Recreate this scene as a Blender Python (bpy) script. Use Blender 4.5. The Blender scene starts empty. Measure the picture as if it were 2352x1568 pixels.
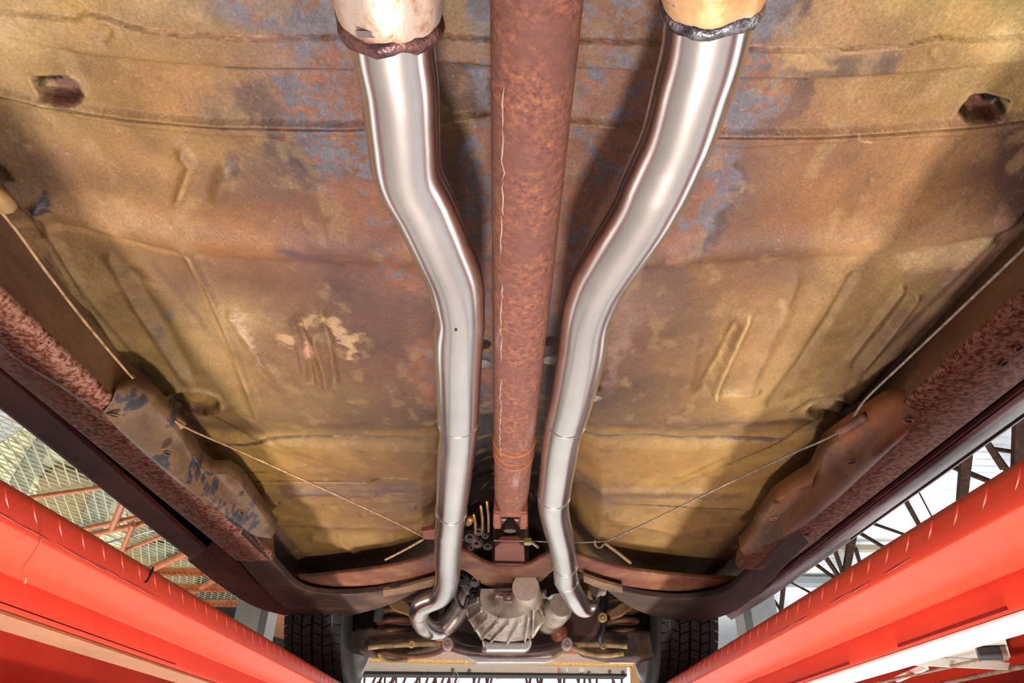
import bpy, bmesh, math, random
import numpy as np
from mathutils import Vector, Matrix
random.seed(4); rng = np.random.RandomState(7)
sc = bpy.context.scene
C = sc.collection

# ------------------------------------------------------------------ camera, world, light, exposure
F, CX, CY = 1568., 1176., 784.
dy = np.array([1165 - CX, -(1795 - CY), -F]); dy /= np.linalg.norm(dy)
_r = math.radians(1.1)
xx = np.array([math.cos(_r), -math.sin(_r), 0.]); xx -= xx @ dy * dy; xx /= np.linalg.norm(xx)
MM = np.array([xx, dy, np.cross(xx, dy)])          # world = MM @ camera space
cam = bpy.data.cameras.new('camera'); cam.lens = 24; cam.sensor_width = 36; cam.clip_start = .02
camo = bpy.data.objects.new('camera', cam); C.objects.link(camo)
camo.matrix_world = Matrix([list(MM[0]) + [0], list(MM[1]) + [0], list(MM[2]) + [0], [0, 0, 0, 1]])
sc.camera = camo

w = bpy.data.worlds.new('world'); sc.world = w; w.use_nodes = True
w.node_tree.nodes['Background'].inputs[0].default_value = (.93, .96, 1, 1)
w.node_tree.nodes['Background'].inputs[1].default_value = .2

def lamp(name, kind, loc, energy, col, size=.1, rot=(0, 0, 0), size_y=None):
    l = bpy.data.lights.new(name, kind); l.energy = energy; l.color = col
    if kind == 'POINT': l.shadow_soft_size = size
    if kind == 'AREA':
        l.size = size
        if size_y: l.shape = 'RECTANGLE'; l.size_y = size_y
    o = bpy.data.objects.new(name, l); C.objects.link(o); o.location = loc; o.rotation_euler = rot
    return o
lamp('work_light', 'POINT', (-.01, .72, -.86), 82, (1, .95, .88), .09)
lamp('floor_wash_left', 'AREA', (-1.75, 1.2, .3), 12, (1, .97, .93), .5, (0, -math.radians(40), 0), 4)  # added fill pair without real fittings, brightens the floor the pipes reflect
lamp('floor_wash_right', 'AREA', (1.7, 1.2, .3), 12, (1, .97, .93), .5, (0, math.radians(40), 0), 4)
lamp('side_fill_right', 'AREA', (3.3, 1.6, -.35), 34, (.96, .98, 1), 1.2, (0, math.radians(105), 0), 4)  # added fill from below, lifts the right rocker
lamp('front_floor_fill', 'AREA', (0, 6.6, 2.85), 330, (1, .98, .95), 3.2, (0, 0, 0), 4.5)  # added light on the floor ahead, so the pipes reflect it bright
for _x in (-.60, .53):
    _l = lamp('ledge_fill_strip', 'AREA', (_x, 1.5, -1.3), 10.5, (1, .93, .82), .12, (math.pi, 0, 0), 3.6); _l.data.spread = math.radians(30)  # invented narrow-spread strips, added to brighten the runway ledges
lamp('far_ceiling_fill', 'AREA', (0, 30, 1.1), 900, (1, 1, 1), 14, (math.pi, 0, 0), 14)  # added upward fill that whitens the distant roof deck
lamp('right_ceiling_fill', 'AREA', (4.5, 9, 1.4), 420, (1, 1, 1), 5, (math.pi, 0, 0), 12)  # added upward fill for the roof deck on the right
lamp('mezzanine_fill', 'AREA', (-4.4, 6.2, .5), 120, (1, .95, .82), 2, (math.pi, 0, 0), 5)  # added upward fill for the mezzanine underside
sc.view_settings.view_transform = 'Standard'
sc.view_settings.look = 'None'
sc.view_settings.gamma = 1
sc.view_settings.exposure = 0
sc.view_settings.use_curve_mapping = False

# ------------------------------------------------------------------ points from the photograph's frame
def ray(px, py): return MM @ np.array([px - CX, -(py - CY), -F])
def onz(px, py, z): d = ray(px, py); return d * (z / d[2])
def ony(px, py, y): d = ray(px, py); return d * (y / d[1])
def onx(px, py, x): d = ray(px, py); return d * (x / d[0])
def proj(P):
    c = np.asarray(P) @ MM                          # = MM.T @ p
    return CX - F * c[..., 0] / c[..., 2], CY + F * c[..., 1] / c[..., 2]
def depth(p): return -(np.asarray(p) @ MM)[2]
def mpx(p, n): return n * depth(p) / F               # n pixels at p, in metres

# ------------------------------------------------------------------ materials
def s2l(c):
    c = np.asarray(c, float) / 255.
    return np.where(c <= .04045, c / 12.92, ((c + .055) / 1.055) ** 2.4)
def rgba(c, k=1): l = s2l(c) * k; return (float(l[0]), float(l[1]), float(l[2]), 1)
class NT:
    def __init__(s, name):
        s.m = bpy.data.materials.new(name); s.m.use_nodes = True; s.t = s.m.node_tree
        s.p = s.t.nodes['Principled BSDF']
        tc = s.t.nodes.new('ShaderNodeTexCoord'); s.obj = tc.outputs['Object']
    def n(s, kind, **kw):
        q = s.t.nodes.new('ShaderNode' + kind)
        for k, v in kw.items(): setattr(q, k, v)
        return q
    def l(s, a, b): s.t.links.new(a, b)
    def noise(s, scale, detail=4, rough=.6, stretch=None, dist=0):
        q = s.n('TexNoise'); q.inputs['Scale'].default_value = scale
        q.inputs['Detail'].default_value = detail; q.inputs['Roughness'].default_value = rough
        q.inputs['Distortion'].default_value = dist
        if stretch:
            mp = s.n('Mapping'); mp.inputs['Scale'].default_value = stretch
            s.l(s.obj, mp.inputs[0]); s.l(mp.outputs[0], q.inputs['Vector'])
        else: s.l(s.obj, q.inputs['Vector'])
        return q.outputs['Fac']
    def ramp(s, fac, stops):
        q = s.n('ValToRGB'); e = q.color_ramp.elements
        while len(e) < len(stops): e.new(.5)
        for i, (p, c) in enumerate(stops):
            e[i].position = p; e[i].color = c if len(c) == 4 else (*c, 1)
        s.l(fac, q.inputs[0]); return q.outputs[0]
    def mix(s, a, b, f, mode='MIX'):
        q = s.n('MixRGB', blend_type=mode)
        for v, i in ((f, 0), (a, 1), (b, 2)):
            if isinstance(v, (int, float)): q.inputs[i].default_value = v
            elif isinstance(v, tuple): q.inputs[i].default_value = v
            else: s.l(v, q.inputs[i])
        return q.outputs[0]
    def math(s, op, a, b=0, clamp=False):
        q = s.n('Math', operation=op); q.use_clamp = clamp
        for v, i in ((a, 0), (b, 1)):
            if isinstance(v, (int, float)): q.inputs[i].default_value = v
            else: s.l(v, q.inputs[i])
        return q.outputs[0]
    def bump(s, h, strength=.3, dist=.002):
        q = s.n('Bump'); q.inputs['Strength'].default_value = strength; q.inputs['Distance'].default_value = dist
        s.l(h, q.inputs['Height']); s.l(q.outputs[0], s.p.inputs['Normal'])
    def set(s, col=None, rough=.5, metal=0, spec=.5):
        if col is not None:
            if isinstance(col, tuple): s.p.inputs['Base Color'].default_value = col
            else: s.l(col, s.p.inputs['Base Color'])
        if isinstance(rough, (int, float)): s.p.inputs['Roughness'].default_value = rough
        else: s.l(rough, s.p.inputs['Roughness'])
        s.p.inputs['Metallic'].default_value = metal
        s.p.inputs['Specular IOR Level'].default_value = spec
        return s.m
_mc = {}
def mottle(name, cols, scale=8, rough=.6, metal=0, bump=.3, bdist=.001, bscale=250, speck=None, stretch=None, spec=.4, detail=6):
    """cols: sRGB colours spread over a noise"""
    if name in _mc: return _mc[name]
    k = NT(name); f = k.noise(scale, detail, .65, stretch)
    n = len(cols); st = [(.36 + .28 * i / (n - 1), rgba(c)) for i, c in enumerate(cols)]
    col = k.ramp(f, st)
    f2 = k.noise(bscale * .35, 5, .7)
    if speck:
        m = k.ramp(k.noise(speck[1], 6, .7), [(speck[2], (0, 0, 0)), (speck[2] + .05, (1, 1, 1))])
        col = k.mix(col, rgba(speck[0]), m)
    col = k.mix(col, k.ramp(f2, [(.3, (.72, .72, .72)), (.7, (1.15, 1.15, 1.15))]), .7, 'MULTIPLY')
    if bump: k.bump(k.noise(bscale, 3, .6), bump, bdist)
    _mc[name] = k.set(col, rough, metal, spec); return _mc[name]
def plain(name, c, rough=.5, metal=0, spec=.5, emit=None):
    if name in _mc: return _mc[name]
    k = NT(name)
    col = k.mix(rgba(c), k.ramp(k.noise(40, 5, .6), [(.3, (.8, .8, .8)), (.7, (1.1, 1.1, 1.1))]), .6, 'MULTIPLY')
    m = k.set(col, rough, metal, spec)
    if emit: k.p.inputs['Emission Color'].default_value = (*emit[0], 1); k.p.inputs['Emission Strength'].default_value = emit[1]
    _mc[name] = m; return m

# ------------------------------------------------------------------ mesh helpers
def link(name, me, mat=None, parent=None, smooth=False, bevel=0):
    o = bpy.data.objects.new(name, me); C.objects.link(o)
    if mat: me.materials.append(mat)
    if parent: o.parent = parent
    if smooth:
        me.polygons.foreach_set('use_smooth', [True] * len(me.polygons))
    if bevel:
        b = o.modifiers.new('bevel', 'BEVEL'); b.width = bevel; b.segments = 2; b.limit_method = 'ANGLE'; b.angle_limit = .6
    return o
def mesh(name, V, Fc, mat=None, parent=None, smooth=False, bevel=0):
    me = bpy.data.meshes.new(name); me.from_pydata([tuple(map(float, v)) for v in V], [], Fc); me.validate(); me.update()
    bm = bmesh.new(); bm.from_mesh(me); bmesh.ops.recalc_face_normals(bm, faces=bm.faces); bm.to_mesh(me); bm.free()
    o = link(name, me, mat, parent, smooth, bevel)
    if smooth and smooth != 1:
        mark_sharp(me, smooth)
    return o
def mark_sharp(me, ang):
    bm = bmesh.new(); bm.from_mesh(me)
    for e in bm.edges:
        if len(e.link_faces) == 2 and e.calc_face_angle(0) > ang: e.smooth = False
    bm.to_mesh(me); bm.free()
class MB:
    def __init__(s): s.V = []; s.F = []
    def add(s, V, Fc):
        b = len(s.V); s.V += [tuple(map(float, v)) for v in V]; s.F += [tuple(b + i for i in f) for f in Fc]; return s
    def box(s, c, d, R=None):
        c = np.array(c, float); d = np.array(d, float) / 2
        P = [np.array([x, y, z]) * d for x in (-1, 1) for y in (-1, 1) for z in (-1, 1)]
        if R is not None: P = [R @ p for p in P]
        return s.add([c + p for p in P], [(0, 1, 3, 2), (4, 6, 7, 5), (0, 4, 5, 1), (2, 3, 7, 6), (0, 2, 6, 4), (1, 5, 7, 3)])
    def bar(s, a, b, w, h):
        a = np.array(a, float); b = np.array(b, float); d = b - a; L = np.linalg.norm(d); d /= L
        up = np.array([0, 0, 1.]) if abs(d[2]) < .95 else np.array([1., 0, 0])
        x = np.cross(d, up); x /= np.linalg.norm(x); z = np.cross(x, d)
        return s.box((a + b) / 2, (w, L, h), np.array([x, d, z]).T)
    def tube(s, P, r, n=16, cap=True, prof=None):
        P = [np.array(p, float) for p in P]; m = len(P)
        R = list(r) if hasattr(r, '__len__') else [r] * m
        T = [P[min(i + 1, m - 1)] - P[max(i - 1, 0)] for i in range(m)]; T = [t / np.linalg.norm(t) for t in T]
        up = np.array([0, 0, 1.]) if abs(T[0][2]) < .9 else np.array([1., 0, 0])
        x = np.cross(T[0], up); x /= np.linalg.norm(x)
        V = []
        for i in range(m):
            x = x - x @ T[i] * T[i]; x /= np.linalg.norm(x); y = np.cross(T[i], x)
            for k in range(n):
                a = 2 * math.pi * k / n; q = prof(i, a) if prof else 1
                V.append(P[i] + R[i] * q * (math.cos(a) * x + math.sin(a) * y))
        Fc = [(i * n + k, i * n + (k + 1) % n, (i + 1) * n + (k + 1) % n, (i + 1) * n + k) for i in range(m - 1) for k in range(n)]
        if cap: Fc += [tuple(range(n - 1, -1, -1)), tuple((m - 1) * n + k for k in range(n))]
        return s.add(V, Fc)
    def lathe(s, c, axis, prof, n=32, a0=0, a1=2 * math.pi):
        """prof: (distance along axis, radius)"""
        c = np.array(c, float); d = np.array(axis, float); d /= np.linalg.norm(d)
        up = np.array([0, 0, 1.]) if abs(d[2]) < .9 else np.array([1., 0, 0])
        x = np.cross(d, up); x /= np.linalg.norm(x); y = np.cross(d, x)
        V = [c + d * t + r * (math.cos(2 * math.pi * k / n) * x + math.sin(2 * math.pi * k / n) * y) for t, r in prof for k in range(n)]
        m = len(prof)
        Fc = [(i * n + k, i * n + (k + 1) % n, (i + 1) * n + (k + 1) % n, (i + 1) * n + k) for i in range(m - 1) for k in range(n)]
        return s.add(V, Fc)
    def torus(s, c, axis, R, r, n=28, k=8, wob=0):
        c = np.array(c, float); d = np.array(axis, float); d /= np.linalg.norm(d)
        up = np.array([0, 0, 1.]) if abs(d[2]) < .9 else np.array([1., 0, 0])
        x = np.cross(d, up); x /= np.linalg.norm(x); y = np.cross(d, x); V = []
        for i in range(n):
            a = 2 * math.pi * i / n; q = math.cos(a) * x + math.sin(a) * y
            dd = wob * (math.sin(a * 3.1 + 1) + .6 * math.sin(a * 7 + 2)); rr = r * (1 + .35 * (rng.rand() - .5) * (wob > 0))
            for j in range(k):
                b = 2 * math.pi * j / k
                V.append(c + q * (R + rr * math.cos(b)) + d * (rr * math.sin(b) * (1.4 if wob else 1) + dd))
        Fc = [(i * k + j, ((i + 1) % n) * k + j, ((i + 1) % n) * k + (j + 1) % k, i * k + (j + 1) % k) for i in range(n) for j in range(k)]
        return s.add(V, Fc)
    def slab(s, A, B, t, n=None):
        """solid between edge A and edge B (visible lower face), thickness t upwards"""
        A = [np.array(a, float) for a in A]; B = [np.array(b, float) for b in B]; m = len(A); up = np.array([0, 0, t])
        V = A + B + [a + up for a in A] + [b + up for b in B]; Fc = []
        for i in range(m - 1):
            Fc += [(i, i + 1, m + i + 1, m + i), (2 * m + i, 3 * m + i, 3 * m + i + 1, 2 * m + i + 1),
                   (i, 2 * m + i, 2 * m + i + 1, i + 1), (m + i, m + i + 1, 3 * m + i + 1, 3 * m + i)]
        Fc += [(0, m, 3 * m, 2 * m), (m - 1, 3 * m - 1, 4 * m - 1, 2 * m - 1)]
        return s.add(V, Fc)
    def poly(s, P, v):
        """prism of outline P extruded by v"""
        P = [np.array(p, float) for p in P]; n = len(P); v = np.array(v, float)
        return s.add(P + [p + v for p in P], [tuple(range(n)), tuple(range(2 * n - 1, n - 1, -1))] + [(i, (i + 1) % n, n + (i + 1) % n, n + i) for i in range(n)])
    def obj(s, name, mat, parent=None, smooth=False, bevel=0): return mesh(name, s.V, s.F, mat, parent, smooth, bevel)
def smoothpath(P, k=6):
    P = [np.array(p, float) for p in P]; out = []
    Q = [2 * P[0] - P[1]] + P + [2 * P[-1] - P[-2]]
    for i in range(1, len(Q) - 2):
        for j in range(k):
            t = j / k; a, b, c, d = Q[i - 1:i + 3]
            out.append(.5 * ((2 * b) + (c - a) * t + (2 * a - 5 * b + 4 * c - d) * t * t + (3 * b - 3 * c + d - a) * t ** 3))
    out.append(P[-1]); return out
def thing(name, label, cat, loc=(0, 0, 0), group=None):
    o = bpy.data.objects.new(name, None); C.objects.link(o); o.empty_display_size = .1
    o.location = loc
    return tag(o, label, cat, group)
def tag(o, label=None, cat=None, group=None, kind=None):
    if label: o['label'] = label
    if cat: o['category'] = cat
    if group: o['group'] = group
    if kind: o['kind'] = kind
    return o

# numpy noise
_lat = rng.rand(512, 512)
def vnoise(x, y):
    xi = np.floor(x).astype(int); yi = np.floor(y).astype(int); fx = x - xi; fy = y - yi
    fx = fx * fx * (3 - 2 * fx); fy = fy * fy * (3 - 2 * fy)
    g = lambda a, b: _lat[a % 512, b % 512]
    return (g(xi, yi) * (1 - fx) + g(xi + 1, yi) * fx) * (1 - fy) + (g(xi, yi + 1) * (1 - fx) + g(xi + 1, yi + 1) * fx) * fy
def fbm(x, y, o=4):
    s = 0; a = .5; t = 0
    for i in range(o): s = s + a * vnoise(x * 2 ** i + 37 * i, y * 2 ** i + 11 * i); t += a; a *= .55
    return s / t
def sstep(a, b, x): t = np.clip((x - a) / (b - a), 0, 1); return t * t * (3 - 2 * t)
def sdist(x, y, P):
    """signed distance to polygon, negative inside"""
    d = np.full(x.shape, 1e18); ins = np.zeros(x.shape, bool); n = len(P)
    for i in range(n):
        ax, ay = P[i]; bx, by = P[(i + 1) % n]; ex, ey = bx - ax, by - ay
        t = np.clip(((x - ax) * ex + (y - ay) * ey) / (ex * ex + ey * ey + 1e-9), 0, 1)
        d = np.minimum(d, (x - ax - t * ex) ** 2 + (y - ay - t * ey) ** 2)
        c = ((ay > y) != (by > y)) & (x < (bx - ax) * (y - ay) / (by - ay + 1e-12) + ax); ins ^= c
    d = np.sqrt(d); return np.where(ins, -d, d)
def ldist(x, y, P):
    d = np.full(x.shape, 1e18)
    for i in range(len(P) - 1):
        ax, ay = P[i]; bx, by = P[i + 1]; ex, ey = bx - ax, by - ay
        t = np.clip(((x - ax) * ex + (y - ay) * ey) / (ex * ex + ey * ey + 1e-9), 0, 1)
        d = np.minimum(d, (x - ax - t * ex) ** 2 + (y - ay - t * ey) ** 2)
    return np.sqrt(d)
# ------------------------------------------------------------------ the hall
k = NT('concrete'); k.set(k.ramp(k.noise(1.5, 6), [(.35, rgba((186, 182, 178))), (.65, rgba((206, 202, 198)))]), .55)
fl = MB().box((0, 21, -1.38), (24, 50, .1)).obj('floor', k.m); tag(fl, kind='structure')
white_deck = plain('white_deck', (238, 242, 246), .6)
ce = MB()
for i in range(250):                                  # ribbed roof deck, ribs run across
    y = -4 + i * .2
    ce.box((0, y + .05, 3.25), (24, .11, .03)); ce.box((0, y + .15, 3.275), (24, .09, .03))
ceil = ce.obj('ceiling', white_deck); tag(ceil, kind='structure')
wallm = plain('pink_grey_wall', (176, 146, 140), .8)
wf = MB().box((0, 46.2, 1.0), (24, .1, 4.7)).obj('wall_front', wallm); tag(wf, kind='structure')
dark_steel = mottle('dark_joist_steel', [(44, 32, 26), (60, 46, 38)], 10, .8, spec=0)
red_steel = mottle('red_joist_steel', [(92, 44, 40), (120, 66, 58)], 10, .6)
brown_steel = mottle('brown_rack_steel', [(150, 78, 44), (176, 104, 66)], 14, .4, bump=.05)
def seg(m, a, b, z, wp, hp=None):
    p, q = onz(*a, z), onz(*b, z); t = mpx((p + q) / 2, wp); m.bar(p, q, t, t if hp is None else hp)
# three visible roof joists on the right: a deep chord with slanting webs
J = [('dark steel roof joist nearest the camera, thin cable hanging beside it', 3.0, (2346, 940), (2336, 1120), 24,
      [((2262, 1010), (2335, 1110), 12), ((2280, 1030), (2345, 1040), 7), ((2300, 1075), (2240, 980), 8)]),
     ('dark steel roof joist crossed by thin braces beside the black rocker', 3.0, (2222, 1010), (2206, 1180), 19,
      [((2180, 1068), (2290, 1112), 9), ((2075, 1140), (2125, 1230), 9), ((2108, 1125), (2145, 1195), 3), ((2000, 1200), (2080, 1228), 5)]),
     ('bundle of dark joist members just above the right runway', 3.0, (1960, 1215), (1940, 1330), 14,
      [((1890, 1270), (1945, 1350), 8), ((1915, 1255), (1940, 1330), 9), ((1965, 1260), (1990, 1340), 8), ((1960, 1215), (2040, 1262), 6), ((1860, 1285), (1920, 1330), 6)]),
     ('small dark joist at the right lift post', 3.0, (1800, 1340), (1792, 1420), 8,
      [((1765, 1360), (1800, 1410), 5), ((1805, 1330), (1860, 1360), 4), ((1752, 1380), (1780, 1405), 3)])]
for lab, z, a, b, wpx, webs in J:
    j = thing('roof_joist', lab, 'roof joist', tuple(onz(*a, z)))
    def par(m, nm):
        o = m.obj(nm, dark_steel, j); o.location = -j.location; return o
    m = MB(); seg(m, a, b, z, wpx); par(m, 'chord')
    for p, q, ww in webs:
        m = MB(); seg(m, p, q, z + .05, ww); par(m, 'web_brace')
tr = MB(); p, q = onz(1900, 1258, 3.1), onz(2200, 1262, 3.1); tr.bar(p, q, .14, .08)
tag(tr.obj('ceiling_conduit', plain('tan_grey', (150, 140, 125), .6)), 'thin grey conduit running across the white roof deck behind the joists', 'conduit')
tr = MB(); p, q = onz(1740, 1335, 3.1), onz(2060, 1341, 3.1); tr.bar(p, q, .32, .1)
tag(tr.obj('deck_edge_strip', plain('deck_edge', (128, 132, 132), .5)), 'grey ribbed strip at the far edge of the white roof deck', 'trim')
# joists beyond the front beam, seen low through the opening
ORD = 'first second third fourth fifth sixth seventh eighth ninth tenth eleventh twelfth thirteenth fourteenth fifteenth'.split()
for i in range(15):
    x = -4.7 + i * .58 + .12 * math.sin(i * 2.3)
    y0 = 25.0
    j = thing('roof_joist', ORD[i] + ' from the left of the dark red roof joists beneath the grey crossbeam', 'roof joist', (x, y0, 2.5), 'red joists beyond the front beam')
    ob = MB().bar((0, -1.5, 0), (0, 2.2, 0), .12, .09).obj('chord', red_steel, j)
    for s in range(3):
        MB().bar((0, -1.4 + s * 1.1, .02), (.12 * (-1) ** s, -.9 + s * 1.1, .66), .06, .06).obj('web_brace', red_steel, j)
lp = ony(1160, 1562, 14); lm = thing('ceiling_lamp', 'round lit ceiling lamp shining under the middle of the crossbeam', 'lamp', tuple(lp))
MB().lathe((0, 0, 0), (0, 0, 1), [(.0, .001), (0, .16), (.06, .18), (.12, .18), (.2, .1), (.2, .001)], 20).obj('housing', plain('lamp_white', (230, 230, 230), .4), lm)
MB().lathe((0, 0, -.02), (0, 0, 1), [(-.14, .001), (-.12, .08), (-.05, .14), (.01, .15)], 20).obj('diffuser', plain('lamp_glow', (255, 250, 240), .4, emit=((1, .95, .9), 14)), lm, True)
lamp('ceiling_lamp_light', 'POINT', tuple(lp - np.array([0, 0, .35])), 90, (1, .95, .9), .15)

# front opening: grey crossbeam, pine board, soffit, pine post
def onyY(a, y): return ony(*a, y)
YB = 6.0
gb = thing('crossbeam', 'long grey painted steel crossbeam with bolts and a looped wire below the car', 'beam', tuple(onyY((1130, 1534), YB)))
m = MB(); m.poly([onyY((740, 1517), YB), onyY((1440, 1529), YB), onyY((1440, 1547), YB), onyY((740, 1540), YB)], (0, .12, 0))
grey_beam = plain('grey_beam', (180, 166, 152), .45)
def rel(o, root): o.location = -root.location; return o
rel(m.obj('web', grey_beam, gb), gb)
m = MB(); m.poly([onyY((740, 1541), YB - .01), onyY((1440, 1548), YB - .01), onyY((1440, 1552), YB - .01), onyY((740, 1547), YB - .01)], (0, .2, 0))
rel(m.obj('lower_flange', plain('beam_black', (38, 32, 32), .5), gb), gb)
for px, py in ((1040, 1537), (1078, 1539), (1352, 1544), (1400, 1541), (1430, 1543)):
    c = onyY((px, py), YB); rel(MB().lathe(c, (0, -1, 0), [(0, .014), (.01, .014), (.012, .007), (.02, .006), (.02, .0005)], 12).obj('bolt', plain('bolt_grey', (110, 104, 98), .4, .6), gb), gb)
c0 = onyY((1052, 1541), YB); P = [onyY(a, YB - .03) for a in ((1045, 1541), (1041, 1552), (1040, 1562), (1038, 1575))]
rel(MB().tube(smoothpath(P, 4), .003, 6).obj('wire_loop', plain('wire', (190, 170, 150), .4), gb), gb)
P = [onyY(a, YB - .03) for a in ((1045, 1541), (1054, 1552), (1054, 1562), (1050, 1575))]
rel(MB().tube(smoothpath(P, 4), .003, 6).obj('wire_loop', plain('wire', (190, 170, 150), .4), gb), gb)
for a, b, c in ((1281, 6, (196, 92, 60)), (1290, 5, (140, 170, 140)), (1300, 5, (205, 196, 188)), (1330, 12, (208, 198, 190))):
    q = onyY((a, 1538.5), YB); wdt = mpx(q, b)
    rel(MB().box(q + np.array([wdt / 2, -.002, 0]), (wdt, .003, .03)).obj('label_patch', plain('patch%d' % a, c, .6), gb), gb)
pb = MB(); pb.poly([onyY((790, 1510), 5.9), onyY((1462, 1523), 5.9), onyY((1462, 1530), 5.9), onyY((790, 1517), 5.9)], (0, .05, 0))
k = NT('pine'); wv = k.noise(6, 4, .6, (14, .6, 14)); pine = k.set(k.ramp(wv, [(.35, rgba((196, 142, 72))), (.65, rgba((236, 190, 116)))]), .6)
tag(pb.obj('pine_board', pine), 'narrow pine board lying along the top of the grey crossbeam', 'board')
pp = thing('pine_post', 'pale pine block standing at the right end of the grey crossbeam', 'post', tuple(onyY((1485, 1535), 5.85)))
m = MB(); m.poly([onyY((1469, 1514), 5.85), onyY((1500, 1514), 5.85), onyY((1524, 1585), 5.85), onyY((1480, 1585), 5.85)], (0, .2, 0)); rel(m.obj('block', pine, pp), pp)
m = MB(); m.poly([onyY((1455, 1522), 5.83), onyY((1469, 1514), 5.83), onyY((1482, 1585), 5.83), onyY((1459, 1585), 5.83)], (0, .2, 0))
rel(m.obj('laminated_edge', mottle('ply_edge', [(150, 100, 55), (210, 165, 105)], 6, .6, stretch=(120, 1, 1)), pp), pp)
sf = MB(); sf.poly([onyY((700, 1440), 6.1), onyY((1600, 1455), 6.1), onyY((1600, 1524), 6.1), onyY((700, 1511), 6.1)], (0, .04, 0))
tag(sf.obj('header_panel', mottle('header_brown', [(170, 96, 56), (196, 128, 92)], 3, .6, stretch=(1, 1, 4))), 'orange brown header panel above the pine board behind the front wheels', 'panel')
sf = MB(); sf.poly([onyY((700, 1491), 6.05), onyY((1600, 1506), 6.05), onyY((1600, 1524), 6.05), onyY((700, 1511), 6.05)], (0, .04, 0))
tag(sf.obj('header_trim', plain('mauve_trim', (176, 148, 140), .6)), 'dull mauve strip between the header panel and the pine board', 'trim')

# lift posts
def post(name, lab, A, y, dx, face, side, facec, sidec):
    a = onz(*A, .46)
m_l = plain('post_grey_green', (178, 182, 166), .5); m_r = plain('post_pale_grey', (196, 206, 206), .5)
m_sd = plain('post_side', (128, 132, 128), .5)
for lab, x0, x1, xs, mt in (('grey green steel lift post behind the left front wheel', -1.33, -1.205, -1.17, m_l),
                            ('pale grey steel lift post behind the right front wheel', 1.17, 1.30, 1.135, m_r)):
    t = thing('lift_post', lab, 'lift post', ((x0 + x1) / 2, 3.5, -1.33))
    rel(MB().box(((x0 + x1) / 2, 3.52, .2), (x1 - x0, .05, 3.06)).obj('front_plate', mt, t, bevel=.004), t)
    rel(MB().box(((xs + (x1 if xs > x0 else x0)) / 2, 3.57, .2), (abs(xs - (x1 if xs > x0 else x0)), .15, 3.06)).obj('side_channel', m_sd, t, bevel=.004), t)
    rel(MB().box(((x0 + x1) / 2, 3.55, -1.325), (.3, .3, .015)).obj('foot_plate', m_sd, t), t)

# ------------------------------------------------------------------ left: mezzanine of expanded metal, seen from below
mz = MB(); ZM = 1.9
X0, X1, Y0, Y1 = -5.2, -1.9, 3.0, 9.6
pit = .15; k_ = .42
for sgn in (1, -1):
    c = -6.
    while c < 6:
        # strand: x = c + sgn*k*(y-Y0)
        ys = [Y0, Y1]; a = np.array([c - 3.5, Y0, ZM]); b = np.array([c - 3.5 + sgn * k_ * (Y1 - Y0), Y1, ZM + .002 * sgn])
        d = b - a; t0, t1 = 0., 1.
        for lo, hi, s, dd in ((X0, X1, a[0], d[0]),):
            ta, tb = (lo - s) / dd, (hi - s) / dd; ta, tb = min(ta, tb), max(ta, tb); t0 = max(t0, ta); t1 = min(t1, tb)
        if t1 > t0 + .01: mz.bar(a + d * t0, a + d * t1, .010, .005)
        c += pit * .55
tag(mz.obj('expanded_metal_mesh', plain('mesh_green', (150, 154, 128), .5)), 'grey green expanded metal mesh deck overhead at the left, behind the red runway', 'mesh', kind='stuff')
# pale ribbed panels and olive boards above the mesh
def patch(name, lab, cat, px, z, mat, th=.03, parent=None):
    m = MB(); m.poly([onz(*p, z) for p in px], (0, 0, th)); o = m.obj(name, mat, parent)
    if lab: tag(o, lab, cat)
    return o
cream = plain('cream_slat', (236, 226, 188), .5); olive = mottle('olive_board', [(120, 98, 58), (160, 134, 84)], 9, .7); grn = mottle('green_grey_timber', [(96, 100, 84), (140, 142, 122)], 6, .7, stretch=(1, 6, 1))
def slats(lab, px0, px1, px2, px3, z, n):
    t = thing('slatted_panel', lab, 'slatted panel', tuple(onz(*px0, z)))
    a, b, c, d = [onz(*p, z) for p in (px0, px1, px2, px3)]
    for i in range(n):
        u0, u1 = i / n, (i + .72) / n
        m = MB(); m.poly([a + (b - a) * u0, a + (b - a) * u1, d + (c - d) * u1, d + (c - d) * u0], (0, 0, .03)); rel(m.obj('slat', cream, t), t)
slats('cream slatted panel above the mesh nearest the camera', (-60, 1060), (90, 960), (260, 1080), (110, 1230), 2.08, 8)
slats('cream slatted panel above the mesh between two timbers', (80, 1240), (150, 1010), (290, 1090), (300, 1330), 2.14, 9)
slats('cream slatted panel above the mesh near the orange struts', (225, 1300), (285, 1100), (430, 1230), (400, 1400), 2.20, 9)
patch('storage_board', 'olive brown board lying on the mesh beside the first green timber', 'board', [(90, 1100), (130, 1078), (215, 1110), (205, 1160), (180, 1240), (80, 1150)], 2.0, olive)
patch('storage_board', 'long olive brown board lying on the mesh above the last orange struts', 'board', [(275, 1300), (300, 1215), (420, 1250), (470, 1300), (420, 1400), (330, 1370)], 2.0, olive)
patch('deck_timber', 'green grey timber under the slatted panels, next to the olive board', 'timber', [(165, 1240), (215, 1125), (262, 1140), (215, 1270)], 1.93, grn, .05)
patch('deck_timber', 'dark green grey timber at the left edge of the frame', 'timber', [(20, 1110), (90, 1000), (118, 1015), (60, 1140)], 1.93, grn, .05)
patch('deck_timber', 'green grey timber crossing behind the orange struts', 'timber', [(325, 1255), (440, 1262), (470, 1275), (330, 1278)], 1.93, grn, .05)
patch('deck_sheet', 'dark plywood sheet above the braided beams', 'sheet', [(340, 1290), (460, 1265), (760, 1420), (700, 1500), (560, 1470)], 2.26, plain('dark_ply', (40, 24, 16), .7))
_si = 0
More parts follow.
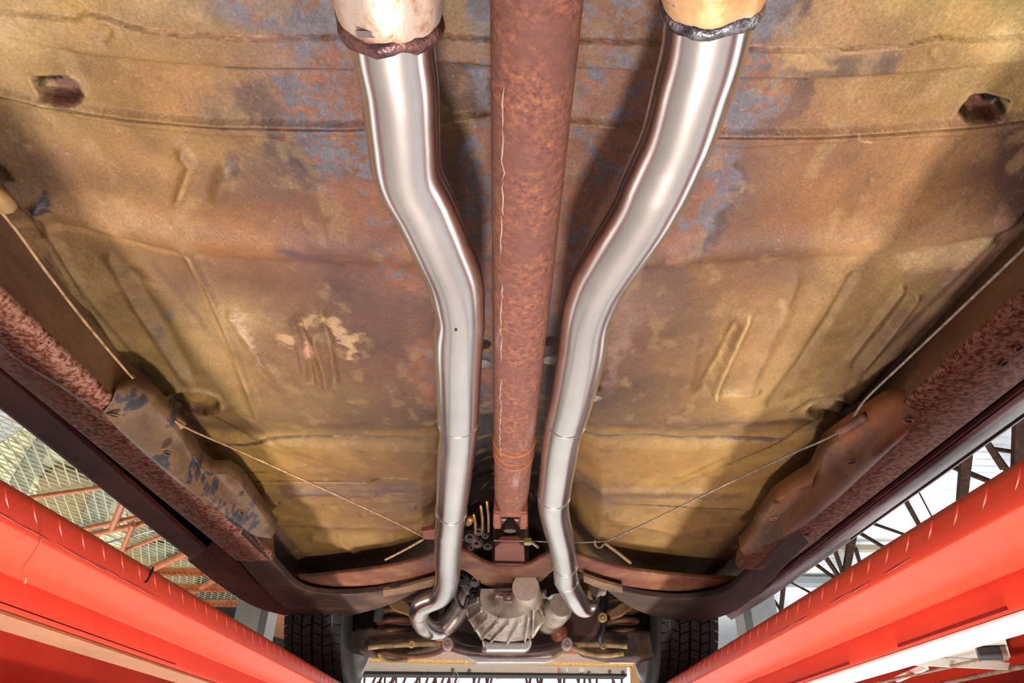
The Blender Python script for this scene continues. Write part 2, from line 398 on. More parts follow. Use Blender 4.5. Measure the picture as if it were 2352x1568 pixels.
for lab, a, b, wpx, col in (('orange brown steel strut crossing the mesh, the one nearest the camera', (60, 1144), (262, 1115), 10, 0), ('upper of two parallel orange brown struts', (180, 1217), (350, 1180), 10, 0),
                            ('lower of two parallel orange brown struts', (190, 1232), (372, 1192), 12, 0), ('bright chromed rod beneath the parallel struts', (222, 1252), (372, 1212), 4, 1),
                            ('thin orange brown strut over the olive board', (270, 1270), (408, 1217), 9, 0), ('wide orange brown strut beside the black pen mark', (330, 1315), (468, 1253), 15, 0),
                            ('orange brown strut crossing the braided beams', (435, 1365), (545, 1300), 13, 0), ('short orange brown strut at the foot of the grey lift post', (585, 1452), (655, 1405), 8, 0),
                            ('short steep orange strut joining the parallel pair', (258, 1212), (288, 1140), 15, 0), ('short steep brown strut below the chromed rod', (270, 1290), (306, 1203), 11, 0)):
    _si += 1; zz = 1.86 if _si < 9 else 1.81
    m = MB(); p, q = onz(*a, zz), onz(*b, zz); ww = mpx((p + q) / 2, wpx); 
    tag(m.tube([p, q], ww * .55, 10).obj('steel_strut', [brown_steel, plain('chrome', (225, 225, 235), .15, 1), dark_steel][col], smooth=.8), lab, 'strut')
for n_, (a, b, wpx) in enumerate((((350, 1310), (520, 1313), 14), ((395, 1347), (560, 1351), 15), ((440, 1382), (640, 1386), 20))):
    p, q = onz(*a, 1.86), onz(*b, 1.86); ww = mpx((p + q) / 2, wpx)
    t = thing('braided_beam', ['topmost', 'middle', 'lowest'][n_] + ' of the three brown braided beams beside the left lift post', 'beam', tuple(p))
    m = MB(); m.bar(p, q, ww * .4, .06); rel(m.obj('core', brown_steel, t), t)
    m = MB()
    L = np.linalg.norm(q - p); ns = int(L / .055)
    for s in range(ns):
        c = p + (q - p) * (s + .5) / ns - np.array([0, 0, .035]); sx = .03
        m.bar(c + np.array([-sx, -ww * .4, 0]), c + np.array([sx, 0, -.012]), .018, .014); m.bar(c + np.array([sx, 0, -.012]), c + np.array([-sx, ww * .4, 0]), .018, .014)
    o = rel(m.obj('braid', brown_steel, t), t); o['kind'] = 'stuff'
patch('side_panel', 'orange brown sheet between the left lift post and the tyre', 'panel', [(592, 1375), (660, 1390), (660, 1470), (590, 1450)], 1.75, mottle('header_brown', [(170, 96, 56), (196, 128, 92)], 3, .6))

# ------------------------------------------------------------------ red runways
k = NT('runway_red')
n1 = k.noise(3, 4, .6); n2 = k.noise(60, 6, .75)
col = k.ramp(n1, [(.35, (.42, .029, .013, 1)), (.65, (.50, .040, .016, 1))])
scr = k.ramp(k.noise(55, 8, .8, (1, .14, 1), 1.2), [(.665, (0, 0, 0)), (.70, (1, 1, 1))])
col = k.mix(col, rgba((236, 120, 112)), k.math('MULTIPLY', scr, .45))
k.bump(k.noise(420, 3, .6), .35, .0006)
red = k.set(col, k.math('ADD', k.math('MULTIPLY', n2, .25), .22), 0, .35)
scuff = plain('scuffed_steel', (150, 66, 62), .5)
def runway(lab, xe, s, fl_mat, side):
    """xe: inner edge, s: -1 left, +1 right"""
    Y0, Y1 = -.5, 4.1
    t = thing('lift_runway', lab, 'lift runway', (xe + s * .25, 1.8, .168))
    pts = [(.5, .255), (.014, .255), (.008, .2537), (.0035, .2505), (.0008, .246), (0, .241), (0, .2175), (.0012, .2145), (.004, .2130), (.1105, .2125), (.1135, .2115),
           (.115, .209), (.115, .177), (.117, .1725), (.121, .1705), (.122, .172), (.122, .245), (.476, .245), (.476, .14), (.43, .14), (.43, .134), (.5, .134)]
    V = []; n = 40
    for j in range(n + 1):
        y = Y0 + (Y1 - Y0) * j / n
        V += [(xe + s * a, y, b) for a, b in pts]
    m_ = len(pts); Fc = [(j * m_ + i, j * m_ + (i + 1) % m_, (j + 1) * m_ + (i + 1) % m_, (j + 1) * m_ + i) for j in range(n) for i in range(m_)]
    Fc += [tuple(range(m_)), tuple(n * m_ + i for i in range(m_))]
    rel(mesh('channel', V, Fc, red, t, smooth=.5), t)
    m = MB(); m.box((xe + s * .154, (Y0 + Y1) / 2, .1685), (.072, Y1 - Y0, .005)); rel(m.obj('lower_flange', fl_mat, t, bevel=.001), t)
    # raised tread lugs carried round the bend of the deck plate
    m = MB(); ys = Y0 + .02; i = 0
    while ys < 3.6:
        q = [np.array([xe + s * .0040, ys - .012, .2505]), np.array([xe + s * .0020, ys - .008, .2455]), np.array([xe + s * .0008, ys - .001, .2370]), np.array([xe + s * .0008, ys + .012, .2270])]
        m.tube(smoothpath(q, 3), [.0006, .0012, .0016, .0022, .0025, .0024, .0021, .0017, .0011, .0006], 6); ys += .0505; i += 1
    o = rel(m.obj('tread_lugs', red, t, smooth=.8), t); o['kind'] = 'stuff'
    # worn line where the deck lip meets the ledge
    m = MB()
    for j in range(26):
        y = .15 + j * .055 + rng.rand() * .03
        if rng.rand() < .6 and y < 1.25: m.tube([(xe - s * .0002, y, .2195 + .002 * rng.rand()), (xe - s * .0003, y + .02 + .03 * rng.rand(), .2185 + .002 * rng.rand()), (xe - s * .0002, y + .07, .2195)], [.0003, .0007, .0003], 5)
    rel(m.obj('scuff_line', scuff, t), t)['kind'] = 'stuff'
    return t
rl = runway('left red lift runway with a black pen mark and a tan lower lip', -.52, -1, mottle('tan_flange', [(150, 96, 62), (128, 84, 60)], 5, .35), 'l')
rr = runway('right red lift runway with a white lower lip and cable pulley inside', .455, 1, plain('white_flange', (244, 226, 224), .35), 'r')
# black pen mark, weld step
P = [onx(*a, -.5195) for a in ((352, 1301), (349, 1312), (342, 1326), (336, 1337), (331, 1337))]
m = MB(); m.tube(P, [.0014, .0022, .0015, .0013, .0006], 6); rel(m.obj('pen_mark', plain('ink', (22, 14, 16), .5), rl), rl)
m = MB(); q = onx(62, 1300, -.635); m.tube([q + np.array([.0, 0, .03]), q + np.array([.002, .003, .01]), q + np.array([.0005, .008, -.02])], [.002, .004, .003], 8)
m.tube([onz(98, 1236, .2123), onz(78, 1268, .2122), onz(50, 1308, .2123)], .0006, 6); rel(m.obj('weld_seam', red, rl, smooth=1), rl)
m = MB(); q = onx(30, 1420, -.637)
m.box((-.6365, .98, .178), (.003, .9, .0015)); rel(m.obj('slot_lip', red, rl), rl)
for (a, b) in (((1980, 1545), (1900, 1568)),): pass
m = MB(); m.box((.5695, .95, .176), (.0012, .26, .003)); m.box((.5695, 1.65, .176), (.0012, .8, .003)); rel(m.obj('slot', plain('slot_dark', (110, 12, 14), .5), rr), rr)
# inner bracket, pulley and ropes under the right runway
wb = plain('bracket_grey', (176, 168, 160), .5)
m = MB(); m.poly([onz(*a, .20) for a in ((1955, 1490), (2300, 1430), (2322, 1510), (2290, 1530), (2130, 1515))], (0, 0, .006)); rel(m.obj('bracket_plate', wb, rr, bevel=.001), rr)
m = MB(); m.bar(onz(2060, 1517, .19), onz(2322, 1530, .19), .004, .012); m.bar(onz(2060, 1560, .19), onz(2128, 1530, .19), .006, .01); rel(m.obj('bracket_lip', plain('lip_white', (232, 228, 218), .4), rr), rr)
a, b = onz(2245, 1500, .19), onz(2318, 1497, .19)
m = MB(); m.lathe(a, b - a, [(0, .001), (0, .011), (np.linalg.norm(b - a) * .7, .011), (np.linalg.norm(b - a) * .7, .001)], 20); rel(m.obj('pulley', plain('pulley_black', (38, 34, 34), .35), rr, smooth=.6), rr)
m = MB(); m.lathe(a + (b - a) * .72, b - a, [(0, .001), (0, .0125), (.008, .0125), (.008, .006), (.004, .005), (.004, .001)], 20); rel(m.obj('pulley_cap', plain('cap_brown', (120, 100, 88), .35, .5), rr, smooth=.6), rr)
def rope(P, r, parent, mat, name='wire_rope'):
    m = MB(); P = [np.array(p) for p in P]; a, b = P[0], P[-1]; L = np.linalg.norm(b - a); d = (b - a) / L
    x = np.cross(d, (0, 0, 1)); x /= np.linalg.norm(x); y = np.cross(d, x); ns = int(L / (r * 1.6))
    for st in range(5):
        Q = [a + d * L * i / ns + r * .55 * (math.cos(i * .9 + st * 1.2566) * x + math.sin(i * .9 + st * 1.2566) * y) for i in range(ns + 1)]
        m.tube(Q, r * .48, 5)
    return rel(m.obj(name, mat, parent, smooth=1), parent)
ropem = mottle('rope', [(120, 92, 80), (176, 150, 132)], 60, .45, .3)
rope([onz(2060, 1590, .185), onz(2400, 1520, .185)], .0045, rr, ropem)
rope([onz(1960, 1580, .185), onz(2250, 1515, .185)], .003, rr, ropem)
# ------------------------------------------------------------------ the car: floor pans
car = thing('car', 'old car seen from below on the lift, with new steel exhaust pipes', 'car', (0, 1.5, .46))
PZ = .56
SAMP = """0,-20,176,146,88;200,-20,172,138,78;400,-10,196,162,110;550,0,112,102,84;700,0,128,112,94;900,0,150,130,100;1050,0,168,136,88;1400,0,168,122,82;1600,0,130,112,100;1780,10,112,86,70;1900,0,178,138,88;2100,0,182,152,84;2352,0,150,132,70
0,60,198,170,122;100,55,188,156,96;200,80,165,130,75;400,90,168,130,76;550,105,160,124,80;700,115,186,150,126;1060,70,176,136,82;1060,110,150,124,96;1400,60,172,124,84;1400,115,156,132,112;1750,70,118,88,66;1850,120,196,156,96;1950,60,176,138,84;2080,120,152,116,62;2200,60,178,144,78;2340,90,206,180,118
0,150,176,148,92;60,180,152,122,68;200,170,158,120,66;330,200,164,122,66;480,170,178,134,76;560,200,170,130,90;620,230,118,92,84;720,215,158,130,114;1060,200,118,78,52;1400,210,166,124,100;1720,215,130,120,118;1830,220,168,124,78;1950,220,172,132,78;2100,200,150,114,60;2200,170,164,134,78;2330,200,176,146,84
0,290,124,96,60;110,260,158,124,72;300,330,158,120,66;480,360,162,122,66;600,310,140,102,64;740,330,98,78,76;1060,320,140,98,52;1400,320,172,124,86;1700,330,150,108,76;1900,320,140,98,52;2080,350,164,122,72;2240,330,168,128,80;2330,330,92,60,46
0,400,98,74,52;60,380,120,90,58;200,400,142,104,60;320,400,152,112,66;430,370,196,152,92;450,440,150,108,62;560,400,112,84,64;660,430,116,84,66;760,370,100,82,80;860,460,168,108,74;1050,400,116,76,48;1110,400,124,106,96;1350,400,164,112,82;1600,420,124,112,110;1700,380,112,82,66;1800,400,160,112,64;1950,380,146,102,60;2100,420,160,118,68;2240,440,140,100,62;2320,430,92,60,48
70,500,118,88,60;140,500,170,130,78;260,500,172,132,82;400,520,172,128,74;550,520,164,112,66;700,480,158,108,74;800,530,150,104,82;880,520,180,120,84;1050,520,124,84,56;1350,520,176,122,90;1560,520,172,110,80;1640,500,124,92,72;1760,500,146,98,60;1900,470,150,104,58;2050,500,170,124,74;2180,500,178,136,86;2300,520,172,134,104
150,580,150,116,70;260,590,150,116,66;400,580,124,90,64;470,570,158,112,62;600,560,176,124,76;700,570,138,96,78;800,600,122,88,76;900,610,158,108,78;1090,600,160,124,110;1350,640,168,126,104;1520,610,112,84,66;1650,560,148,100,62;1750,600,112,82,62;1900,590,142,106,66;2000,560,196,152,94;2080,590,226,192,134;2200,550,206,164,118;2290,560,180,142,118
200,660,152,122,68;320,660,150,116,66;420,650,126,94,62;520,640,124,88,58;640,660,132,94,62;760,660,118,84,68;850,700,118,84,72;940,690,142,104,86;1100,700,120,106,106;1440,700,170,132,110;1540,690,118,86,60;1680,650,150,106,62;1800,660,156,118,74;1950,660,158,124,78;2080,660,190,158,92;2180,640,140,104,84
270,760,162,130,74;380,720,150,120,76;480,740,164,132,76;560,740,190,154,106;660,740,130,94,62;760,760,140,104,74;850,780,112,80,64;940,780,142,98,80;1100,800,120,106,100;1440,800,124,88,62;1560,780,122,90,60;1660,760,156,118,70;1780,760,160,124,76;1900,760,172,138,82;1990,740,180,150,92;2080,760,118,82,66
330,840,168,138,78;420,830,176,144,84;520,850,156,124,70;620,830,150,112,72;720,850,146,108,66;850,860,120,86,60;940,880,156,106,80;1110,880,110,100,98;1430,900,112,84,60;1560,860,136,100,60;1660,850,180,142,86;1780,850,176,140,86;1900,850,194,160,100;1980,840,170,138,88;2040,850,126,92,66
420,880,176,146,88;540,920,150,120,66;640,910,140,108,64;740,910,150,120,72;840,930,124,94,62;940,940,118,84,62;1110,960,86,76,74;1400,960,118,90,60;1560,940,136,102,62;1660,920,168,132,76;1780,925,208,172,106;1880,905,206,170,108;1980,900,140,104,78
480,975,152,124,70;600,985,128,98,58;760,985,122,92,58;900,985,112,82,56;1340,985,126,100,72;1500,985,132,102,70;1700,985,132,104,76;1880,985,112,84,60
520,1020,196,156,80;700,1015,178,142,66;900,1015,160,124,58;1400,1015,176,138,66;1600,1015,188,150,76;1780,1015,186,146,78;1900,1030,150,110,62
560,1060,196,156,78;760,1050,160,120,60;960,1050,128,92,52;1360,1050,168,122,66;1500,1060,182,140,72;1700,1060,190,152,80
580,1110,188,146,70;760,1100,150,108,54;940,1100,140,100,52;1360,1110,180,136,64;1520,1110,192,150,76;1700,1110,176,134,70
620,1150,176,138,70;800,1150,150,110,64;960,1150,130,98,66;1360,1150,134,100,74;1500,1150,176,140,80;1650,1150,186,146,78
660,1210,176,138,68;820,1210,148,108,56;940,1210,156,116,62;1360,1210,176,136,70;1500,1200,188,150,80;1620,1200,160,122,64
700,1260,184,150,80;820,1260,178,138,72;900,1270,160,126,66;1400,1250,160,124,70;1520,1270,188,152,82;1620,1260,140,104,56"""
SP = np.array([[float(v) for v in t.split(',')] for ln in SAMP.split('\n') for t in ln.split(';')])  # floor tones; a few samples include shadow darkening
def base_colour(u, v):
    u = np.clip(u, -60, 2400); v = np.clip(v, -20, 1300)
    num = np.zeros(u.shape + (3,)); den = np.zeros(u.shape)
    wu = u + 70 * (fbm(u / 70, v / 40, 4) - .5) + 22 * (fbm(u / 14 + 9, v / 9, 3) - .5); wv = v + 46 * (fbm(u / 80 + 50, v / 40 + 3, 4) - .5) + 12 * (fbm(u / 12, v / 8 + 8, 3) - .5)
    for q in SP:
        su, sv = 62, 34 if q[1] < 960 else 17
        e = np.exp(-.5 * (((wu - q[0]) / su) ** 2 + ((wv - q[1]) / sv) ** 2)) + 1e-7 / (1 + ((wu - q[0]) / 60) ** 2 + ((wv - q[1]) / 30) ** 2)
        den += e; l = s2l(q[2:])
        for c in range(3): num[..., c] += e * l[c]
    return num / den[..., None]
PATCH = [  # greyed primer breaking out in rust: outline, softness, mean grey(0)-rust(1)
    ([(520, -60), (800, -60), (815, 78), (690, 80), (560, 62), (500, 20)], 20, .3), ([(640, 88), (820, 80), (830, 150), (700, 150)], 14, .45),
    ([(615, 168), (840, 160), (850, 278), (655, 285), (640, 225)], 10, .55), ([(650, 290), (850, 290), (860, 330), (720, 330)], 10, .5),
    ([(690, 330), (870, 320), (880, 410), (800, 390), (740, 395)], 16, .3), ([(690, 440), (770, 400), (880, 420), (960, 600), (990, 690), (900, 660), (870, 590), (860, 520), (800, 470)], 12, .9),
    ([(935, 800), (1000, 780), (1003, 950), (950, 890)], 16, .85), ([(1090, 280), (1140, 270), (1140, 1000), (1110, 980), (1105, 700), (1060, 480), (1050, 380)], 14, .55),
    ([(1060, -60), (1130, -60), (1130, 90), (1085, 90)], 12, .3), ([(1000, 90), (1130, 90), (1130, 135), (1000, 138)], 8, .5), ([(1075, 150), (1130, 150), (1130, 260), (1105, 240)], 10, .15),
    ([(1310, -60), (1540, -60), (1540, 280), (1310, 275)], 20, .68), ([(1310, 290), (1490, 300), (1430, 420), (1350, 560), (1300, 640), (1290, 400)], 16, .78),
    ([(1700, 95), (1790, 105), (1800, 165), (1690, 165)], 10, .5), ([(1690, 172), (1790, 175), (1830, 190), (1800, 240), (1760, 260), (1700, 300), (1640, 300)], 8, .35),
    ([(1640, 320), (1700, 335), (1690, 400), (1670, 470), (1560, 590), (1520, 620), (1560, 500)], 12, .62), ([(1650, 380), (1700, 390), (1680, 480), (1620, 530), (1600, 480)], 12, .1),
    ([(1690, -60), (1830, -60), (1800, 60), (1740, 85), (1700, 90)], 14, .2)]
STAIN_SHADE = [  # stains, scuffs and painted shade of openings: outline, softness, colour, strength
    ([(60, 468), (80, 455), (92, 440), (108, 437), (112, 455), (104, 475), (88, 478), (62, 476)], 3, (52, 40, 46), .95),
    ([(585, 300), (640, 296), (780, 330), (760, 395), (690, 370), (620, 350)], 16, (86, 66, 66), .8), ([(540, 200), (600, 190), (650, 280), (560, 285)], 18, (104, 80, 70), .7),
    ([(530, 350), (560, 360), (545, 400), (515, 410)], 8, (76, 56, 50), .7), ([(640, 555), (690, 560), (715, 590), (660, 585)], 12, (100, 82, 92), .8),
    ([(1000, 142), (1060, 140), (1100, 190), (1120, 240), (1115, 262), (1000, 272)], 8, (112, 74, 48), .85), ([(1020, 135), (1125, 140), (1125, 160), (1070, 148)], 4, (52, 48, 56), .85),
    ([(1785, -60), (1870, -60), (1860, 20), (1830, 50), (1790, 60), (1750, 90), (1740, 60)], 8, (84, 60, 50), .85), ([(1850, 120), (2060, 110), (2050, 160), (1900, 168), (1790, 160)], 12, (96, 80, 72), .8),
    ([(1780, 105), (1900, 118), (1920, 150), (1790, 150)], 8, (206, 166, 104), .8), ([(1790, 190), (1870, 180), (1850, 260), (1760, 300), (1720, 298), (1800, 250)], 6, (112, 80, 66), .8),
    ([(2290, 290), (2500, 250), (2500, 520), (2320, 500), (2280, 420)], 20, (90, 58, 46), .85), ([(1690, 345), (1720, 400), (1690, 480), (1640, 560), (1560, 620), (1660, 480), (1690, 400)], 10, (88, 66, 66), .8),
    ([(1350, 480), (1400, 400), (1440, 330), (1410, 430), (1370, 510)], 8, (76, 58, 56), .8), ([(1060, 300), (1090, 320), (1090, 480), (1050, 420)], 10, (84, 64, 60), .8),
    ([(640, 775), (672, 782), (664, 800), (636, 790)], 4, (222, 180, 132), .8), ([(745, 735), (772, 728), (786, 765), (838, 772), (812, 806), (806, 836), (790, 830), (792, 800), (764, 784)], 4, (226, 190, 138), .85),
    ([(688, 740), (716, 728), (724, 755), (700, 766)], 5, (220, 184, 132), .8), ([(696, 798), (716, 800), (724, 835), (708, 838)], 4, (224, 176, 144), .8),
    ([(528, 726), (552, 730), (590, 790), (604, 850), (572, 800)], 5, (232, 198, 158), .75), ([(300, 645), (330, 650), (352, 690), (320, 680)], 6, (196, 162, 96), .7),
    ([(366, 722), (392, 718), (402, 735), (384, 750)], 5, (112, 108, 108), .8), ([(350, 756), (362, 755), (366, 775), (352, 778)], 4, (118, 104, 96), .8),
    ([(2060, 600), (2110, 565), (2200, 560), (2290, 545), (2300, 580), (2180, 620), (2090, 640)], 10, (236, 202, 146), .85), ([(1790, 930), (1840, 905), (1880, 890), (1900, 925), (1830, 950)], 8, (226, 192, 122), .8),
    ([(1640, 905), (1710, 900), (1730, 915), (1660, 925)], 5, (214, 178, 106), .8), ([(1660, 780), (1690, 765), (1640, 880), (1615, 885)], 8, (206, 168, 106), .8),
    ([(1780, 700), (1800, 695), (1815, 720), (1785, 730)], 6, (206, 164, 112), .8), ([(1440, 710), (1475, 720), (1420, 840), (1400, 900), (1395, 800)], 14, (176, 140, 118), .8),
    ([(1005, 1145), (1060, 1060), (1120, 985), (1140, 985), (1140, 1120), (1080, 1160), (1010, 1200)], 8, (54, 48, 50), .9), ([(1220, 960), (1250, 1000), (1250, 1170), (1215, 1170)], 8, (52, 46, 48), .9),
    ([(1050, 1130), (1280, 1130), (1280, 1400), (1050, 1400)], 12, (40, 32, 30), .95),  # darkness of the tunnel opening painted onto the sheet
    ([(880, 1120), (960, 1125), (970, 1138), (850, 1135)], 5, (112, 92, 88), .7), ([(1500, 1140), (1640, 1142), (1640, 1150), (1500, 1150)], 5, (108, 88, 80), .6),
    ([(600, 1128), (760, 1122), (860, 1134), (840, 1142), (640, 1142)], 5, (116, 86, 64), .6),
    ([(380, 925), (392, 948), (430, 962), (480, 962), (506, 946), (498, 938), (470, 952), (430, 950), (400, 934)], 3, (118, 62, 42), .85), ([(400, 918), (440, 912), (480, 922), (494, 938), (450, 946), (410, 932)], 4, (172, 130, 62), .8), ([(1905, 970), (1950, 968), (1976, 950), (1976, 935), (1950, 930), (1958, 945), (1930, 958), (1900, 962)], 3, (104, 62, 42), .8),
    ([(240, 830), (330, 840), (345, 880), (300, 850)], 5, (96, 84, 72), .7)]
LINES = [  # dark creases, drips and painted edge highlights: path, half width, colour, strength
    ([(440, 1024), (560, 1027), (620, 1019), (760, 1015), (1000, 1022)], 1.6, (70, 44, 32), .85), ([(1340, 1016), (1500, 1012), (1560, 1019), (1800, 1016)], 1.6, (70, 44, 32), .85),
    ([(480, 1088), (560, 1092), (640, 1090), (716, 1074)], 1.8, (84, 66, 46), .8), ([(840, 1116), (876, 1104), (1000, 1102)], 1.6, (60, 42, 30), .8), ([(1500, 1088), (1570, 1102), (1700, 1100)], 1.6, (60, 42, 30), .8),
    ([(560, 1116), (720, 1113), (830, 1117)], 1.5, (70, 46, 32), .8), ([(600, 1166), (840, 1162), (1000, 1158)], 2.2, (66, 44, 30), .85), ([(1340, 1160), (1560, 1166), (1700, 1176)], 2.2, (66, 44, 30), .8),
    ([(420, 985), (600, 1000), (800, 990), (1000, 992)], 9, (104, 78, 50), .55), ([(1330, 985), (1600, 992), (1880, 975)], 9, (108, 82, 54), .55), ([(560, 1134), (760, 1130), (980, 1128)], 5, (110, 80, 54), .6), ([(1350, 1140), (1700, 1142)], 5, (112, 84, 58), .6),
    ([(650, 1216), (800, 1222), (960, 1206)], 3, (120, 88, 46), .5), ([(1370, 1215), (1560, 1228), (1660, 1222)], 3, (124, 92, 50), .5),
    ([(560, 80), (790, 78)], 2, (240, 186, 156), .8), ([(340, 60), (450, 72), (560, 80)], 1.5, (224, 176, 130), .6), ([(1000, 74), (1125, 80)], 2, (206, 140, 96), .8), ([(1330, 84), (1520, 88)], 2, (200, 128, 84), .8), ([(1715, 98), (1800, 106), (1950, 108), (2080, 96)], 2, (226, 184, 140), .7),
    ([(520, 152), (840, 156)], 4, (78, 74, 82), .85), ([(640, 288), (850, 292)], 3, (176, 98, 62), .7), ([(640, 312), (850, 310)], 2, (180, 92, 66), .8), ([(1320, 286), (1480, 298)], 3, (230, 176, 136), .6), ([(1690, 176), (1850, 180)], 4, (70, 66, 72), .8),
    ([(100, 600), (150, 680), (210, 770), (262, 850)], 5, (92, 68, 52), .8), ([(160, 680), (230, 790), (300, 880)], 2.5, (206, 168, 124), .5), ([(262, 800), (300, 860), (330, 890)], 3, (44, 38, 40), .85),
    ([(440, 350), (448, 372), (420, 440)], 5, (204, 164, 106), .6), ([(0, 520), (150, 530), (300, 560), (420, 590)], 7, (196, 152, 94), .45), ([(350, 610), (470, 760)], 6, (98, 74, 56), .5), ([(430, 590), (500, 760), (570, 900)], 4, (196, 156, 98), .5),
    ([(232, 600), (290, 700), (360, 790), (420, 890)], 4, (104, 80, 54), .5), ([(600, 880), (640, 900), (690, 900)], 4, (96, 70, 60), .6), ([(700, 790), (730, 880)], 3, (186, 146, 100), .5), ([(664, 740), (690, 860)], 3, (96, 66, 48), .6),
    ([(1975, 640), (1900, 760), (1790, 900)], 4, (206, 172, 112), .6), ([(1724, 735), (1640, 915)], 4, (214, 180, 122), .7), ([(2085, 690), (1960, 830)], 3, (126, 96, 62), .7), ([(1690, 735), (1600, 900)], 5, (112, 78, 50), .5), ([(1840, 650), (1740, 870)], 4, (120, 88, 58), .5),
    ([(2345, 580), (2200, 705), (2080, 830), (1990, 910)], 5, (110, 74, 58), .7), ([(2300, 560), (2180, 660)], 12, (170, 132, 108), .5), ([(1820, 950), (1860, 925), (1920, 915), (1990, 925)], 3, (112, 82, 48), .6), ([(380, 905), (440, 895), (500, 912), (512, 940)], 3, (196, 160, 96), .6),
    ([(1970, 300), (1972, 318), (2000, 322)], 2, (220, 180, 134), .7), ([(1995, 385), (1990, 420)], 2.5, (84, 58, 36), .6), ([(85, 300), (70, 440)], 5, (110, 80, 52), .5), ([(560, 880), (700, 905), (760, 915)], 6, (168, 128, 84), .35)]
def paint(me, X, Y, side_strip=True):
    """dirt, primer, rust, some shade and edge highlights as a colour on the sheet metal itself"""
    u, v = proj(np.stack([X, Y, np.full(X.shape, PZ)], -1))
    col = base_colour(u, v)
    n1 = fbm(X * 55, Y * 55, 5); n2 = fbm(X * 260 + 7, Y * 260, 3); n3 = fbm(X * 18 + 3, Y * 18 + 90, 4)
    wu = u + 46 * (n1 - .5) + 16 * (n2 - .5); wv = v + 34 * (fbm(X * 60 + 31, Y * 60, 5) - .5) + 12 * (fbm(X * 270, Y * 270 + 5, 3) - .5)
    for P, sf, c, k in STAIN_SHADE:
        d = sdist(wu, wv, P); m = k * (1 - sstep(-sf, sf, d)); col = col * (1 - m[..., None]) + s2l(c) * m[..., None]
    lu = u + 5 * (n1 - .5); lv = v + 5 * (fbm(X * 60 + 31, Y * 60, 4) - .5)
    for P, hw_, c, k in LINES:
        a = np.array(P); box = (v > a[:, 1].min() - 40) & (v < a[:, 1].max() + 40) & (u > a[:, 0].min() - 40) & (u < a[:, 0].max() + 40)
        if not box.any(): continue
        m = np.zeros(u.shape); d = ldist(lu[box], lv[box], P); m[box] = k * (1 - sstep(hw_ * .4, hw_ * 1.6 + 1, d)); col = col * (1 - m[..., None]) + s2l(c) * 1.1 * m[..., None]
    for P, sf, r in PATCH:
        d = sdist(wu, wv, P); m = .92 * (1 - sstep(-sf, sf, d + 26 * (n1 - .5)))
        th = 1 - r; q = sstep(-.07, .07, (fbm(X * 150 + 9, Y * 150 + 4, 4) * .55 + fbm(X * 40, Y * 40 + 44, 3) * .45) - (.36 + .28 * th))
        g = s2l((134, 130, 136)) * (0.62 + .8 * n3)[..., None] * (.8 + .4 * n2)[..., None]
        ru = s2l((168, 112, 80)) * (.6 + .8 * n1)[..., None]
        c2 = g * (1 - q[..., None]) + ru * q[..., None]; col = col * (1 - m[..., None]) + c2 * m[..., None]
    # smooth brown strips outside the brake cables
    rat = X / PZ
    if side_strip:
        for mm in (sstep(-1.105, -1.125, rat + .006 * (n1 - .5)), sstep(1.085, 1.105, rat + .006 * (n1 - .5))):
            m = mm * sstep(.5, .75, Y); c2 = s2l((112, 80, 58)) * (.62 + .8 * n3)[..., None]; col = col * (1 - .9 * m[..., None]) + c2 * .9 * m[..., None]
    lum = (col @ np.array([.3, .55, .15]))[..., None]; col = lum + (col - lum) * 1.02
    n4 = fbm(X * 26 + 70, Y * 20 + 8, 5); n5 = fbm(X * 90 + 5, Y * 60 + 61, 4)
    col *= (.52 + .62 * n4 + .34 * n5)[..., None] * (.90 + .2 * n2)[..., None]
    cm = sstep(.60, .72, fbm(X * 38 + 200, Y * 24 + 33, 5)) * .45; col = col * (1 - cm[..., None]) + (s2l((205, 168, 112)) * .8) * cm[..., None]
    # short bright nicks
    sp = vnoise(X * 430, Y * 330 + 17) ** 30; col += (.35 * np.clip(sp * 3, 0, 1))[..., None] * np.array([.5, .4, .3])
    a = me.color_attributes.new('grime_shade', 'FLOAT_COLOR', 'POINT')
    rgb = np.ones(X.shape + (4,)); rgb[..., :3] = np.clip(col, 0, 1); a.data.foreach_set('color', rgb.astype(np.float32).ravel())
def grid_mesh(name, P):
    """P: (rows, cols, 3)"""
    r, c = P.shape[:2]; me = bpy.data.meshes.new(name)
    me.vertices.add(r * c); me.vertices.foreach_set('co', P.astype(np.float32).ravel())
    i = np.arange(r - 1)[:, None] * c + np.arange(c - 1)[None]
    q = np.stack([i, i + c, i + c + 1, i + 1], -1).reshape(-1, 4); nf = len(q)
    me.loops.add(nf * 4); me.loops.foreach_set('vertex_index', q.ravel().astype(np.int32))
    me.polygons.add(nf); me.polygons.foreach_set('loop_start', (np.arange(nf) * 4).astype(np.int32))
    me.polygons.foreach_set('loop_total', np.full(nf, 4, np.int32)); me.polygons.foreach_set('use_smooth', [True] * nf)
    me.update(calc_edges=True); return me
k = NT('undercoat')
at = k.n('VertexColor', layer_name='grime_shade')
kg = k.n('RGB'); kg.outputs[0].default_value = (.465, .435, .48, 1)
col = k.mix(at.outputs[0], kg.outputs[0], 1., 'MULTIPLY')
col = k.mix(col, k.ramp(k.noise(330, 4, .7), [(.3, (.62, .62, .62)), (.7, (1.34, 1.34, 1.34))]), .85, 'MULTIPLY')
h = k.math('ADD', k.noise(300, 4, .6), k.math('MULTIPLY', k.noise(60, 4, .6), 1.5))
k.bump(h, .55, .0018)
under = k.set(col, k.math('ADD', k.math('MULTIPLY', k.noise(25, 5, .6), .25), .42), 0, .45)
def wl(P): return [tuple(onz(a, b, PZ)[:2]) for a, b in P]
